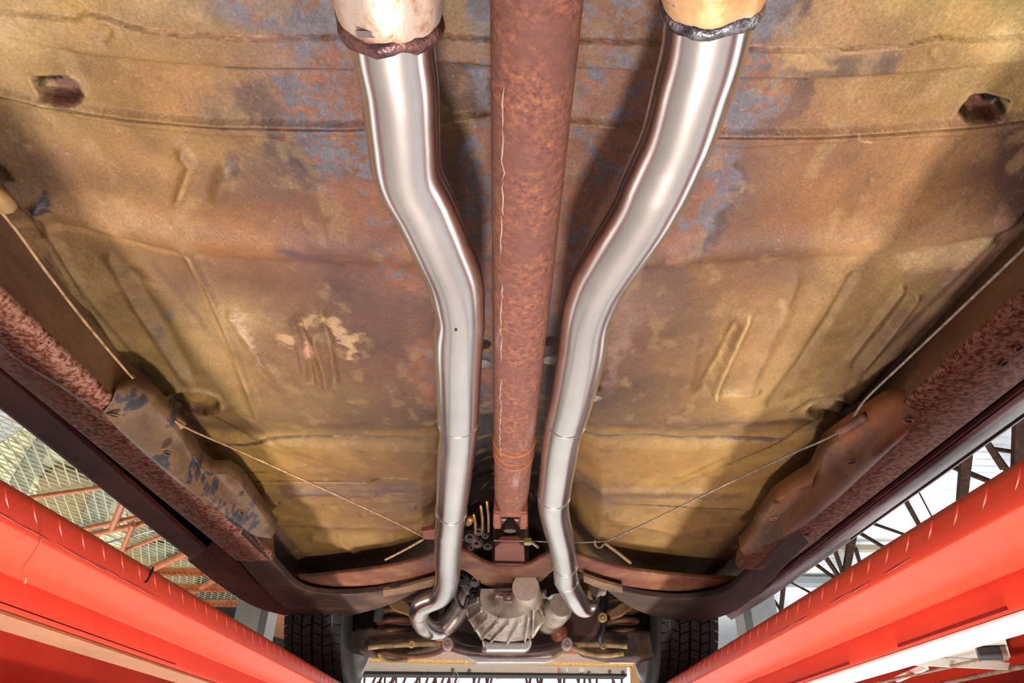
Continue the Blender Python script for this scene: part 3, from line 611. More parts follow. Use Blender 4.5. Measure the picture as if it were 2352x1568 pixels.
SEAM = [(-900, -160), (-300, 140), (0, 212), (100, 236), (300, 266), (500, 283), (800, 288), (1000, 276), (1130, 262), (1310, 278), (1500, 293), (1650, 304), (1850, 306), (2050, 296), (2200, 286), (2352, 266), (2600, 190), (3200, -80)]
sw = np.array(wl(SEAM)); o_ = np.argsort(sw[:, 0]); sw = sw[o_]
def seamY(X):
    m = (sw[:, 0] > -.56) & (sw[:, 0] < .56); s_ = sw[m]; return np.interp(X, np.r_[-.8, s_[:, 0], .8], np.r_[s_[0, 1] - .06, s_[:, 1], s_[-1, 1] - .07])
def ipx(P, u): P = sorted(P); return np.interp(u, [a for a, b in P], [b for a, b in P])
# front floor
nx, ny = 700, 760
xs = np.linspace(-.76, .76, nx); t = np.linspace(0, 1, ny); yy = .40 + (2.34 - .40) * (t * .55 + .45 * t ** 2.0)
X = np.repeat(xs[None], ny, 0); s0 = seamY(xs) - .012; tt = ((yy - .40) / 1.94)[:, None]; Y = s0[None] + tt * (2.40 - s0[None]); u, v = proj(np.stack([X, Y, np.full(X.shape, PZ)], -1))
Z = np.full(X.shape, PZ)
Z += .004 * (fbm(X * 9, Y * 9, 3) - .5)
L2 = [(-200, 170), (0, 224), (100, 250), (300, 286), (480, 305), (640, 312), (800, 308), (1000, 296), (1130, 284), (1310, 300), (1480, 315), (1700, 335), (1850, 325), (2050, 312), (2352, 300), (2700, 260)]
Z += .030 * (1 - sstep(3.5, 8.5, v - ipx(SEAM, u)))
Z -= .0016 * (1 - sstep(-1.5, 1.5, v - ipx(L2, u) + 3 * (fbm(X * 40, Y * 40, 3) - .5)))
Z += -.003 + .008 * sstep(-16, 16, v - ipx([(0, 470), (150, 510), (400, 575), (600, 592), (900, 610), (1400, 620), (1600, 600), (1850, 590), (2100, 575), (2352, 520)], u))
Z -= .006 * np.exp(-((v - ipx([(0, 440), (200, 500), (400, 540), (900, 580), (1500, 590), (1800, 560), (2100, 545), (2352, 500)], u)) / 26) ** 2)
def ridge(P, wpx, h, soft=True):
    global Z
    d = ldist(u, v, P); Z -= 1.7 * h * np.exp(-(d / wpx) ** 2)
for P, wpx, h in [([(420, 575), (470, 660), (520, 770), (565, 890), (590, 960)], 9, .004), ([(300, 640), (350, 720), (400, 810), (430, 860)], 16, -.005), ([(250, 600), (310, 710), (380, 820), (440, 890)], 10, .003),
                  ([(530, 730), (585, 800), (640, 870)], 14, .005), ([(680, 740), (700, 800), (716, 880)], 9, -.005), ([(735, 730), (752, 790), (768, 880)], 9, -.004), ([(720, 790), (740, 850), (748, 890)], 8, .004),
                  ([(420, 350), (440, 375), (410, 460)], 12, .004), ([(520, 390), (505, 440)], 20, .004),
                  ([(1965, 640), (1905, 740), (1840, 840), (1770, 930)], 9, -.004), ([(1720, 740), (1680, 820), (1645, 910)], 8, .004), ([(1690, 760), (1650, 840), (1620, 890)], 12, -.005), ([(1830, 650), (1800, 740), (1745, 850), (1720, 900)], 14, .003),
                  ([(2075, 670), (2010, 750), (1950, 830)], 7, .004), ([(2110, 690), (2050, 770), (1985, 850)], 7, .004), ([(2090, 690), (2030, 770), (1965, 850)], 9, -.004), ([(1645, 912), (1740, 905)], 7, .004), ([(1600, 790), (1580, 900)], 14, .003),
                  ([(110, 560), (190, 700), (270, 820), (345, 910)], 6, -.006), ([(90, 470), (130, 590), (215, 720), (300, 840)], 14, .005), ([(2330, 560), (2190, 710), (2070, 830), (1960, 945)], 6, -.004), ([(2280, 560), (2160, 700), (2040, 830), (1930, 950)], 14, .004),
                  ([(560, 1130), (860, 1138)], 5, .004), ([(640, 1195), (760, 1215), (960, 1220)], 6, .004), ([(720, 1240), (800, 1255), (900, 1240)], 9, .006), ([(1400, 1190), (1560, 1230), (1620, 1230)], 8, .006), ([(830, 1190), (950, 1170)], 5, .004), ([(780, 1240), (830, 1290)], 6, .004)]:
    ridge(P, wpx, h)
for a, b, h, s_ in ([(0, 960), (440, 960), (700, 985), (1000, 990), (1340, 985), (1600, 990), (1950, 965), (2352, 960)], 0, .008, 12), ([(0, 1005), (440, 1005), (700, 1026), (1000, 1034), (1340, 1024), (1600, 1030), (1900, 1000), (2352, 1000)], 0, -.010, 9), \
                   ([(0, 1085), (500, 1088), (640, 1088), (720, 1072), (820, 1100), (1000, 1104), (1340, 1085), (1500, 1088), (1560, 1100), (1850, 1096), (2352, 1090)], 0, .006, 2.2), ([(0, 1128), (600, 1128), (1000, 1125), (1340, 1130), (1850, 1130)], 0, -.006, 4), \
                   ([(0, 1163), (600, 1164), (1000, 1158), (1340, 1158), (1700, 1176)], 0, .007, 2.):
    Z += h * sstep(-s_, s_, v - ipx(a, u))
for P in ([(440, 1024), (560, 1026), (620, 1018), (760, 1014), (1000, 1022)], [(1340, 1015), (1500, 1012), (1560, 1018), (1800, 1016)], [(600, 1116), (840, 1118), (870, 1106), (1000, 1104)]):
    ridge(P, 1.6, -.003)
# body plugs
for cu, cv, ru, rv, tl in ((441, 931, 62, 26, .06), (1917, 947, 62, 24, -.05)):
    du, dv = u - cu, v - cv - tl * (u - cu); r = np.sqrt((du / ru) ** 2 + (dv / rv) ** 2)
    Z += .015 * (1 - sstep(.88, .97, r)) * (1 - .55 * (1 - sstep(.2, .75, r))) - .004 * np.exp(-((r - 1.12) / .1) ** 2)
for cu, cv, ru, rv in ((512, 1078, 9, 4), (636, 1158, 7, 3), (735, 1167, 4, 2), (1820, 1096, 9, 4)):
    r = np.sqrt(((u - cu) / ru) ** 2 + ((v - cv) / rv) ** 2); Z += .02 * (1 - sstep(.8, 1.1, r))
# tunnel, side strips, toe board
hw = .15 + .09 * sstep(.9, 1.9, Y); tn = np.where(np.abs(X) < hw, .5 + .5 * np.cos(np.pi * np.clip(X / hw, -1, 1)), 0) ** .6
Z += tn * (.016 + .16 * sstep(1.0, 1.9, Y))
Z -= .012 * sstep(1.10, 1.16, np.abs(X + .004) / PZ)
Z += 1.2 * np.clip(Y - 2.27, 0, 1)
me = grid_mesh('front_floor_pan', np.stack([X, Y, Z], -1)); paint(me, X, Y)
fp = link('front_floor_pan', me, under, car); rel(fp, car); tag(fp, 'dirty olive brown floor sheet metal with pressed ribs and two oval plugs')
# rear floor, overlapping the front one at the seam
nx, ny = 860, 330
xs = np.linspace(-.76, .76, nx); X = np.repeat(xs[None], ny, 0); T = np.linspace(0, 1, ny)[:, None]; sy = seamY(xs)
Y = -.22 + T * (sy[None] + .22); u, v = proj(np.stack([X, Y, np.full(X.shape, PZ)], -1))
Z = np.full(X.shape, PZ - .009) + .003 * (fbm(X * 9 + 5, Y * 9, 3) - .5)
Z += .006 * (1 - np.clip((v - ipx(SEAM, u) + 14) / 14, 0, 1)) - .0
E1 = [(-300, -40), (0, 20), (180, 38), (200, 23), (240, 30), (290, 50), (340, 62), (450, 75), (600, 80), (790, 78), (1000, 75), (1125, 82), (1330, 85), (1500, 90), (1750, 105), (1900, 108), (2080, 95), (2150, 75), (2220, 85), (2352, 75), (2700, 30)]
E2 = [(-300, 40), (0, 75), (100, 97), (200, 116), (400, 136), (560, 148), (800, 150), (1000, 132), (1060, 136), (1125, 142), (1330, 146), (1530, 156), (1700, 170), (1900, 170), (2100, 160), (2352, 132), (2700, 90)]
nz = 3 * (fbm(X * 60, Y * 60, 3) - .5)
Z -= .005 * sstep(-1.6, 1.6, v - ipx(E1, u) + nz) - .0075 * sstep(-7, 9, v - ipx(E2, u) + nz)
for cu, cv in ((245, 68), (2148, 113)):
    r = np.sqrt(((u - cu) / 20) ** 2 + ((v - cv) / 20) ** 2); Z += .003 * (1 - sstep(.8, 1.1, r))
OV = [[(70, 180), (100, 176), (150, 174), (176, 192), (192, 222), (184, 234), (150, 236), (92, 228)], [(2212, 240), (2236, 216), (2264, 214), (2322, 230), (2316, 250), (2290, 274), (2222, 276), (2200, 258)]]
holem = np.zeros(X.shape)
for P in OV:
    d = sdist(u, v, P); Z += .016 * (1 - sstep(-9, 1, d)) - .0012 * np.exp(-((d - 4) / 4) ** 2)
for P in ([(72, 182), (112, 184), (120, 200), (84, 204)], [(2256, 226), (2312, 232), (2310, 246), (2276, 250)]):
    Z += .05 * (1 - sstep(-3, 1, sdist(u, v, P)))
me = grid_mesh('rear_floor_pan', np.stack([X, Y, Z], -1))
STAIN_SHADE = STAIN_SHADE + [(OV[0], 2, (112, 70, 54), .9), (OV[1], 2, (112, 70, 54), .9), ([(68, 176), (118, 180), (132, 202), (84, 212)], 2, (12, 10, 10), .98), ([(2250, 220), (2322, 229), (2318, 250), (2270, 256)], 2, (12, 10, 10), .98)]  # rusty recesses, with the dark inside of each opening painted black
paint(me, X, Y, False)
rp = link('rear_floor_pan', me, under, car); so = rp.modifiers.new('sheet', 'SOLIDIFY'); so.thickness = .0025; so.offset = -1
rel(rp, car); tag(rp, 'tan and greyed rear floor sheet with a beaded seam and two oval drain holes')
# ------------------------------------------------------------------ frame rails and rockers
k = NT('scabby_rust')
n1 = k.noise(130, 6, .7); n2 = k.noise(4, 4, .6)
c1 = k.ramp(n1, [(.42, rgba((84, 46, 34))), (.5, rgba((144, 88, 66))), (.56, rgba((154, 120, 108)))])
c2 = k.mix(rgba((98, 62, 46)), rgba((128, 88, 66)), n1)
c = k.mix(c1, c2, k.ramp(n2, [(.5, (0, 0, 0)), (.64, (1, 1, 1))]))
c = k.mix(c, rgba((52, 28, 24)), k.ramp(k.noise(75, 6, .7), [(.62, (0, 0, 0)), (.66, (1, 1, 1))]))
k.bump(k.noise(200, 5, .7), .4, .0012)
scab = k.set(c, .7, 0, .15)
dkr = mottle('dark_maroon_paint', [(70, 34, 30), (92, 48, 38), (112, 66, 50)], 7, .7, speck=((150, 110, 84), 60, .70), stretch=(1, .5, 1), spec=.1)
blk = mottle('black_paint_sheen', [(66, 64, 68), (150, 148, 154), (214, 212, 220)], 5, .42, stretch=(3, .5, 3), detail=8)  # pale greys put the sheen reflected from the hall into the colour
brn = mottle('brown_frame', [(84, 56, 42), (120, 84, 58), (104, 60, 42)], 8, .5)
tanbr = mottle('tan_frame', [(84, 58, 40), (116, 86, 58), (134, 100, 68)], 7, .5)
side_m = mottle('rail_side', [(84, 58, 44), (118, 84, 60), (132, 100, 70)], 3.2, .5, stretch=(1, .6, 2))
hole_m = plain('hole_black', (10, 8, 8), .9)
def prof_strip(prof, ys, fx=None, fz=None):
    V = []; m = len(prof)
    for y in ys:
        dx = fx(y) if fx else 0; V += [(x + dx, y, z) for x, z in prof]
    Fc = [(j * m + i, j * m + i + 1, (j + 1) * m + i + 1, (j + 1) * m + i) for j in range(len(ys) - 1) for i in range(m - 1)]
    return V, Fc
def rail(s, xi, xo, lab):
    ys = np.linspace(-.22, 1.75, 60)
    r = .014
    pr = [(xi, .56), (xi, .46 + r), (xi + s * r * .3, .46 + r * .3), (xi + s * r, .46), ((xi + xo) / 2, .4585), (xo - s * .012, .4605), (xo - s * .004, .4645), (xo, .470), (xo, .56)]
    V, Fc = prof_strip(pr[1:], ys); o = rel(mesh('frame_rail', V, Fc, scab, car, smooth=1), car); tag(o, lab)
    V, Fc = prof_strip([(xi + s * (.026 if s < 0 else .046), .575), (xi + s * (.02 if s < 0 else .038), .55), (xi + s * .008, .50), (xi, .46 + r)], ys); q = mesh('rail_web', V, Fc, side_m, o, smooth=1)
    sd = o.modifiers.new('wall', 'SOLIDIFY'); sd.thickness = .003; sd.offset = 1 if s < 0 else -1
    return o
ral = rail(-1, -.598, -.700, 'left frame rail with scabby grey and orange rust')
rar = rail(1, .566, .687, 'right frame rail with scabby grey and orange rust')
def disc_hole(parent, c, rx, ry, rot=0):
    c = np.array(c) 
    c = np.array(c); m = MB(); n = 18
    P = [(rx * math.cos(a) * math.cos(rot) - ry * math.sin(a) * math.sin(rot), rx * math.cos(a) * math.sin(rot) + ry * math.sin(a) * math.cos(rot)) for a in np.linspace(0, 2 * math.pi, n, endpoint=False)]
    m.poly([c + np.array([p, q, -.0012]) for p, q in P], (0, 0, .003)); h = m.obj('hole', hole_m, parent)
    m = MB(); m.tube([c + np.array([p * 1.1, q * 1.1, -.0006]) for p, q in P + P[:1]], .0016, 6); e = m.obj('hole_rim', parent.data.materials[0], h, smooth=1)
    h.location = -car.location - parent.location * 0 - Vector((0, 0, 0)) + Vector((0, 0, 0)); h.location = Vector((0, 0, 0)); return h
for a in ((14, 812), (303, 1060), (478, 1213)): disc_hole(ral, onz(*a, .459), .0045, .0085, .2)
for a in ((2340, 797), (2306, 832), (1853, 1226)): disc_hole(rar, onz(*a, .459), .0045, .0065, -.2)
# rockers
ys = np.linspace(-.22, 1.9, 50)
pr = [(-.700, .4655), (-.708, .4635), (-.716, .4665), (-.772, .4655), (-.782, .467), (-.788, .474), (-.790, .56), (-.70, .57)]
V, Fc = prof_strip(pr, ys, lambda y: -.042 * sstep(.7, 1.95, y)); o = rel(mesh('rocker_panel', V, Fc, dkr, car, smooth=.9), car); tag(o, 'smooth dark maroon left rocker panel')
o.modifiers.new('wall', 'SOLIDIFY').thickness = .003
pr = [(.687, .4655), (.694, .464), (.700, .4675), (.704, .4655)]
V, Fc = prof_strip(pr, ys); o = rel(mesh('rocker_lip', V, Fc, dkr, car, smooth=1), car); o.modifiers.new('wall', 'SOLIDIFY').thickness = .003
pr = [(.700, .466), (.704, .4605), (.710, .459), (.748, .4665), (.754, .470), (.762, .56), (.71, .57)]
V, Fc = prof_strip(pr, ys, lambda y: .006 * sstep(.8, 1.95, y)); o = rel(mesh('rocker_panel', V, Fc, blk, car, smooth=.9), car); tag(o, 'glossy black right rocker panel with grey sheen painted in streaks')
o.modifiers.new('wall', 'SOLIDIFY').thickness = .003
m = MB(); m.bar((.7555, -.2, .4725), (.761, 1.88, .4725), .003, .012); rel(m.obj('chrome_trim', plain('trim_steel', (170, 166, 164), .3, .8), car), car)

# front kick-up of the frame: curved dark rails turning inwards
def band(name, A, B, z, t, mat, lab=None, bev=.004, zf=None, parent=None, n=5):
    za = zb = z
    if isinstance(z, list): PA = smoothpath([onz(*a, q) for a, q in zip(A, z)], n); PB = smoothpath([onz(*b, q) for b, q in zip(B, z)], n)
    else: PA = smoothpath([onz(*a, za) for a in A], n); PB = smoothpath([onz(*b, zb) for b in B], n)
    m = MB(); m.slab(PA, PB, t); o = rel(m.obj(name, mat, parent or car, smooth=.7, bevel=bev), car)
    if lab: tag(o, lab)
    return o
band('front_rail', [(560, 1218), (600, 1262), (640, 1305), (690, 1352), (760, 1366), (850, 1362), (930, 1345), (985, 1332)],
     [(520, 1254), (560, 1300), (605, 1350), (665, 1400), (750, 1422), (830, 1408), (905, 1385), (975, 1350)], [.4585, .4585, .459, .461, .464, .468, .474, .48], .02, mottle('dark_frame_l', [(44, 30, 26), (66, 42, 34), (100, 72, 56)], 6, .6), 'dark brown left frame rail curving inwards ahead of the floor')
band('front_rail', [(1830, 1205), (1780, 1255), (1730, 1305), (1665, 1360), (1580, 1376), (1500, 1372), (1430, 1358), (1380, 1342)],
     [(1862, 1245), (1800, 1305), (1740, 1365), (1680, 1408), (1600, 1428), (1520, 1420), (1455, 1398), (1400, 1362)], [.4585, .4585, .459, .461, .464, .468, .474, .48], .02, mottle('dark_frame_r', [(38, 28, 25), (56, 38, 31), (72, 50, 40)], 6, .6), 'very dark right frame rail curving inwards ahead of the floor')
band('rail_end_skirt', [(500, 1240), (545, 1290), (600, 1345), (680, 1400)], [(430, 1288), (500, 1342), (590, 1396), (700, 1424)], .4645, .06, dkr)
band('rail_end_skirt', [(1885, 1235), (1830, 1285), (1750, 1360), (1660, 1408)], [(1955, 1240), (1870, 1300), (1780, 1366), (1680, 1425)], .464, .06, blk)
# body mount braces between floor and rails
bm_ = mottle('brace_primer', [(108, 80, 56), (140, 108, 74), (120, 88, 60)], 6, .45)
kk = NT('brace_left'); nn = kk.noise(14, 7, .7)
kk.bump(kk.noise(200, 3), .25, .001)
brace_l = kk.set(kk.ramp(nn, [(.36, rgba((44, 42, 48))), (.43, rgba((66, 62, 68))), (.46, rgba((128, 92, 68))), (.52, rgba((112, 86, 58))), (.66, rgba((92, 66, 46)))]), .42)
def sheetpatch(name, px, z, mat, lab, t=.004, dome=0, bevel=.002):
    """bent sheet: outline in plan, domed downwards in the middle"""
    P = []
    for a, b in px:
        q = onz(a, b, 1.); P.append(q * (.4505 + .08 * float(np.clip((1.31 - abs(q[0] + .03)) / .34, 0, 1))))
    c = sum(P) / len(P); m = MB(); n = len(P)
    V = list(P); F_ = []; K = 7
    for j in range(1, K):
        q = j / K; V += [p + (c - p) * q * np.array([1, 1, 0]) - np.array([0, 0, dome * math.sin(min(1, q * 1.6) * math.pi / 2)]) for p in P]
    V.append(c - np.array([0, 0, dome]))
    for j in range(K - 1): F_ += [(j * n + i, j * n + (i + 1) % n, (j + 1) * n + (i + 1) % n, (j + 1) * n + i) for i in range(n)]
    F_ += [((K - 1) * n + i, (K - 1) * n + (i + 1) % n, K * n) for i in range(n)]
    # turned-up rim
    b = len(V); V += [p + np.array([0, 0, .03]) for p in P]; F_ += [(i, (i + 1) % n, b + (i + 1) % n, b + i) for i in range(n)]
    m.add(V, F_); o = rel(m.obj(name, mat, car, smooth=.9), car); o.modifiers.new('sheet', 'SOLIDIFY').thickness = .0015
    if lab: tag(o, lab)
    return o
bl = sheetpatch('body_brace', [(236, 948), (258, 918), (300, 907), (345, 925), (385, 965), (420, 1010), (455, 1068), (482, 1090), (520, 1088), (548, 1105), (580, 1150), (610, 1190), (632, 1222), (622, 1236), (590, 1232), (545, 1210), (480, 1160), (400, 1100), (330, 1040), (270, 985)], .494, brace_l, 'left body brace with blue grey stains', dome=.004)
sheetpatch('body_brace', [(2112, 955), (2090, 935), (2040, 940), (1960, 990), (1900, 1030), (1868, 1098), (1830, 1118), (1780, 1150), (1745, 1200), (1728, 1235), (1700, 1262), (1712, 1275), (1770, 1258), (1850, 1205), (1930, 1140), (2010, 1065), (2080, 1000)], .494, mottle('brace_brown_r', [(88, 58, 44), (124, 84, 58), (150, 92, 58)], 7, .5), 'right body brace in dark brown', dome=.004)
brr = [o for o in car.children if o.name.startswith('body_brace')]
for par, P in ((brr[0], ((262, 953, .007, .004), (385, 1040, .006, .007), (556, 1176, .004, .010))), (brr[1], ((2085, 965, .007, .005), (1955, 1060, .006, .007), (1777, 1190, .004, .008)))):
    for a, b, rx, ry in P:
        disc_hole(par, onz(a, b, .452), rx, ry, .3)

# ------------------------------------------------------------------ driveshaft
k = NT('driveshaft_rust')
n1 = k.noise(150, 7, .78); n2 = k.noise(24, 5, .6)
c = k.ramp(n1, [(.36, rgba((88, 54, 52))), (.47, rgba((124, 80, 70))), (.54, rgba((140, 90, 74))), (.64, rgba((170, 112, 80)))])
c = k.mix(c, rgba((116, 78, 70)), k.ramp(n2, [(.42, (0, 0, 0)), (.6, (.75, .75, .75))]))
c = k.mix(c, rgba((164, 140, 130)), k.ramp(k.noise(16, 7, .7, (1, .2, 1)), [(.60, (0, 0, 0)), (.68, (.7, .7, .7))]))
k.bump(k.noise(220, 6, .7), .5, .0012)
dsr = k.set(c, .7, 0, .2)
A0, A1 = onz(1233, 0, .467), onz(1175.5, 1120, .467); dd = (A1 - A0) / (A1[1] - A0[1]); A = lambda y: A0 + dd * (y - A0[1])
RD = .0332
dsh = MB(); dsh.tube([A(y) for y in np.linspace(-.1, A1[1], 30)] + [A(A1[1] + .03), A(A1[1] + .06), A(A1[1] + .075)], [RD] * 30 + [RD * .97, RD * .86, RD * .72], 48)
ds = rel(dsh.obj('driveshaft', dsr, car, smooth=.8), car); tag(ds, 'long rusty driveshaft tube down the middle')
for py in (1060, 1080, 1092):
    y = onz(1180, py - 12, .467 - RD)[1]; m = MB(); m.torus(A(y), dd, RD - .0004, .0022 if py > 1060 else .003, 48, 8); m.obj('weld_ring', mottle('ring_rust', [(150, 84, 44), (186, 112, 60)], 30, .6), ds, smooth=1)
# scraped line along the tube
m = MB(); y = .33
while y < 1.0:
    L = .015 + .05 * rng.rand(); ang = -2.32 + .03 * rng.randn()
    if rng.rand() < .85:
        P = []
        for j in range(6):
            yy_ = y + L * j / 5; a = ang + .022 * rng.randn(); P.append(A(yy_) + (RD + .0001) * np.array([math.cos(a), 0, math.sin(a)]))
        m.tube(P, [.0001, .0006, .0009, .0005, .0007, .0001], 5)
    y += L
m.obj('scrape', plain('scrape_pale', (190, 160, 146), .6), ds)['kind'] = 'stuff'
# yoke
yk = mottle('yoke_rust', [(126, 66, 50), (152, 88, 66)], 20, .55)
m = MB(); y0 = A1[1] + .05
m.lathe(A(y0), dd, [(0, .022), (.03, .026), (.05, .024), (.05, .001)], 24)
for s in (-1, 1):
    c = A(y0 + .09) + np.array([s * .027, 0, 0]); m.box(c, (.014, .09, .042)); m.lathe(c - np.array([s * .009, 0, 0]) + np.array([0, .03, 0]), (s, 0, 0), [(0, .001), (0, .02), (.018, .02), (.018, .001)], 18)
m.box(A(y0 + .055), (.064, .03, .034))
m.obj('yoke', yk, ds, smooth=.7, bevel=.002)
m = MB(); c = A(y0 + .125); m.lathe(c - np.array([.03, 0, 0]), (1, 0, 0), [(0, .012), (.06, .012)], 16); m.lathe(c - np.array([0, 0, .028]), (0, 0, 1), [(0, .001), (0, .013), (.05, .013)], 16); m.obj('universal_joint', plain('ujoint', (70, 52, 46), .4, .5), ds, smooth=.8)

# ------------------------------------------------------------------ exhaust pipes
k = NT('brushed_steel')
n = k.noise(9, 5, .6); f = k.noise(300, 3, .6)
c = k.ramp(n, [(.3, (.68, .65, .63)), (.7, (.80, .77, .75))])
stl = k.set(c, k.math('ADD', k.math('MULTIPLY', n, .06), .20), 1)
k = NT('heat_tinted_steel'); n = k.noise(30, 5, .65)
c = k.ramp(n, [(.34, rgba((216, 198, 194))), (.52, rgba((222, 196, 176))), (.62, rgba((190, 146, 116))), (.72, rgba((120, 84, 78)))])
k.bump(k.noise(45, 5, .6), .5, .003); heat = k.set(c, .42, .6)
weldm = mottle('weld_purple', [(88, 62, 66), (128, 92, 92), (150, 104, 92)], 60, .35, .7, bscale=160, bump=.6, bdist=.003)
welds = mottle('weld_silver', [(74, 68, 76), (150, 148, 156), (206, 204, 212)], 70, .25, .9, bscale=160, bump=.6, bdist=.003)
def pipe(P, r0, dents, lab):
    C_ = [onz(a, b, z) for a, b, z, _ in P]; wr = [q[3] for q in P]
    W = smoothpath(C_, 8); RR = [float(np.interp(i / 8, range(len(wr)), wr)) * r0 for i in range(len(W))]
    def prof(i, a):
        q = 1
        for (ci, wi, ca, wa, dpt) in dents:
            da = (a - ca + math.pi) % (2 * math.pi) - math.pi
            q -= dpt * math.exp(-((i / 8 - ci) / wi) ** 2 - (da / wa) ** 2)
        return q
    m = MB(); m.tube(W, RR, 48, True, prof); o = rel(m.obj('exhaust_pipe', stl, car, smooth=1.2), car); tag(o, lab); return o, W
zp = .452
PL = [(890, -30, zp, 1), (903, 110, zp, 1), (917, 200, zp, 1), (925, 300, zp, 1.0), (937, 400, zp, 1.0), (975, 480, zp, 1.), (1011, 560, zp, 1.0), (1043, 640, zp, 1.0), (1052, 710, zp, .98), (1051, 800, zp, 1.), (1052, 900, zp, 1.), (1051, 1000, zp, 1.0), (1043, 1100, zp, 1.0), (1034, 1200, zp, .98), (1031, 1225, zp, 1.03), (1028, 1280, zp, 1.06), (1027, 1335, zp, 1.05), (1012, 1368, zp - .004, 1.0), (972, 1388, zp - .008, 1.02), (962, 1412, zp - .016, 1.0), (972, 1434, zp - .022, 1.02), (992, 1446, zp - .02, 1.05), (1012, 1444, zp - .01, 1.05)]
pl, WL = pipe(PL, .0308, [(8.1, .35, math.pi * 1.0, .7, .16), (11.0, .25, math.pi * .95, .6, .10), (8.6, .5, 0, .5, -.03)], 'left new steel exhaust pipe with two bends')
PR = [(1640, -30, zp, 1), (1617, 110, zp, 1), (1592, 200, zp, 1.0), (1566, 290, zp, 1.), (1545, 345, zp, 1.0), (1508, 425, zp, 1.04), (1470, 500, zp, 1.02), (1405, 600, zp, 1.), (1373, 655, zp, 1.), (1352, 715, zp, .99), (1338, 800, zp, 1.), (1317, 900, zp, 1.0), (1292, 1000, zp, .98), (1277, 1100, zp, .98), (1271, 1160, zp, .98), (1279, 1205, zp, .97), (1290, 1250, zp, .97), (1298, 1300, zp, .97), (1300, 1330, zp, 1.03), (1312, 1356, zp, 1.0), (1332, 1388, zp - .01, .98), (1347, 1392, zp - .005, 1.), (1352, 1376, zp + .02, 1)]
pr_, WR = pipe(PR, .0308, [(9.2, .4, 0, .6, .12), (12.0, .25, 0, .6, .08)], 'right new steel exhaust pipe with a bright elbow')
def collar(W, parent, i, wob, mat, name, rr, rad):
    a = np.array(W[i]); d = np.array(W[i + 1]) - np.array(W[i - 1]); m = MB(); m.torus(a, d, rad, rr, 40, 8, wob); return m.obj(name, mat, parent, smooth=1)
def sleeve(W, parent, i1, rad, mat, lab, lump):
    P = smoothpath(W[:i1 + 1], 1); d = P[0] - P[1]; P = [P[0] + d * 14, P[0] + d * 6] + P
    m = MB(); m.tube(P, [rad * 1.06] * (len(P) - 2) + [rad * 1.03, rad], 48, True, lambda i, a: 1 + lump * math.sin(3 * a + i * .8) + lump * .6 * math.sin(7 * a + i)); o = m.obj('muffler_neck', mat, parent, smooth=1); tag(o, lab); return o
def near(W, py):
    return min(range(len(W)), key=lambda i: abs(float(proj(W[i] - np.array([0, 0, .03]))[1]) - py))
i = near(WL, 98); sleeve(WL, pl, i, .0355, heat, 'heat stained muffler neck', .006); collar(WL, pl, i, .0020, weldm, 'weld_bead', .0056, .0325)
d_ = np.array(WL[i]) - np.array(WL[i + 1])
m = MB(); q = onz(850, 78, .452 - .0365); m.box(q, (.018, .005, .001)); m.obj('dark_label', plain('dark_tag', (92, 76, 76), .5), pl)
i = near(WR, 66); sleeve(WR, pr_, i, .0340, mottle('heat_orange', [(244, 222, 196), (240, 186, 130), (206, 138, 96)], 9, .4, .5, speck=((96, 62, 60), 20, .64)), 'orange heat stained muffler neck', .003); collar(WR, pr_, i, .0018, welds, 'weld_bead', .0046, .032)
for a, b in ((1545, 36), (1552, 52), (1560, 64)):
    q = onz(a, b, .448); bm2 = MB(); bm2.lathe(q, (0, 0, -1), [(-.003, .0042), (0, .004), (.002, .0025), (.0028, .0003)], 10); bm2.obj('weld_blob', welds, pr_, smooth=1)
for W, par, L in ((WL, pl, (1003, 1205, 1340)), (WR, pr_, (1010, 1168, 1325, 1358))):
    for py in L:
        i = max(2, near(W, py)); collar(W, par, i, 0, stl, 'joint_lip', .0009, .0308 * (1.0 if py < 1190 else 1.03))
i = near(WL, 1430); collar(WL, pl, i, 0, plain('joint_dark', (150, 110, 80), .4, .6), 'joint_lip', .0012, .0312)
q = onz(1047, 758, zp - .0308); MB().lathe(q + np.array([0, 0, .002]), (0, 0, -1), [(0, .001), (0, .0018), (.0026, .0016), (.0028, .0002)], 10).obj('drain_hole', plain('burnt', (84, 52, 20), .6), pl)
hd = mottle('header_grey', [(96, 84, 84), (150, 136, 132), (176, 160, 152)], 10, .3, .8)
m = MB(); m.tube(smoothpath([onz(1000, 1447, zp - .016), onz(1022, 1440, zp - .004), onz(1048, 1412, zp + .03), onz(1072, 1368, zp + .08), onz(1088, 1335, zp + .12)], 6), [.030] * 6 + [.036] * 19, 32); rel(m.obj('header_pipe', hd, car, smooth=1), car)
m = MB(); m.tube(smoothpath([onz(1345, 1390, zp), onz(1354, 1372, zp + .03), onz(1350, 1340, zp + .08), onz(1340, 1310, zp + .12)], 6), .031, 32); rel(m.obj('header_pipe', hd, car, smooth=1), car)
m = MB(); m.lathe(onz(1372, 1345, zp + .04), (1, .3, .2), [(-.012, .001), (-.012, .03), (.0, .03), (.004, .02), (.012, .03), (.016, .03), (.016, .001)], 24); rel(m.obj('header_flange', hd, car, smooth=.5), car)
P = [onz(a, b, zp + .02) for a, b in ((1048, 1345), (1046, 1370), (1058, 1392), (1068, 1394), (1076, 1372))]
m = MB(); m.tube(smoothpath(P, 5), .006, 10); rel(m.obj('heat_shield_strap', plain('strap_black', (38, 30, 30), .4, .3), car, smooth=1), car)
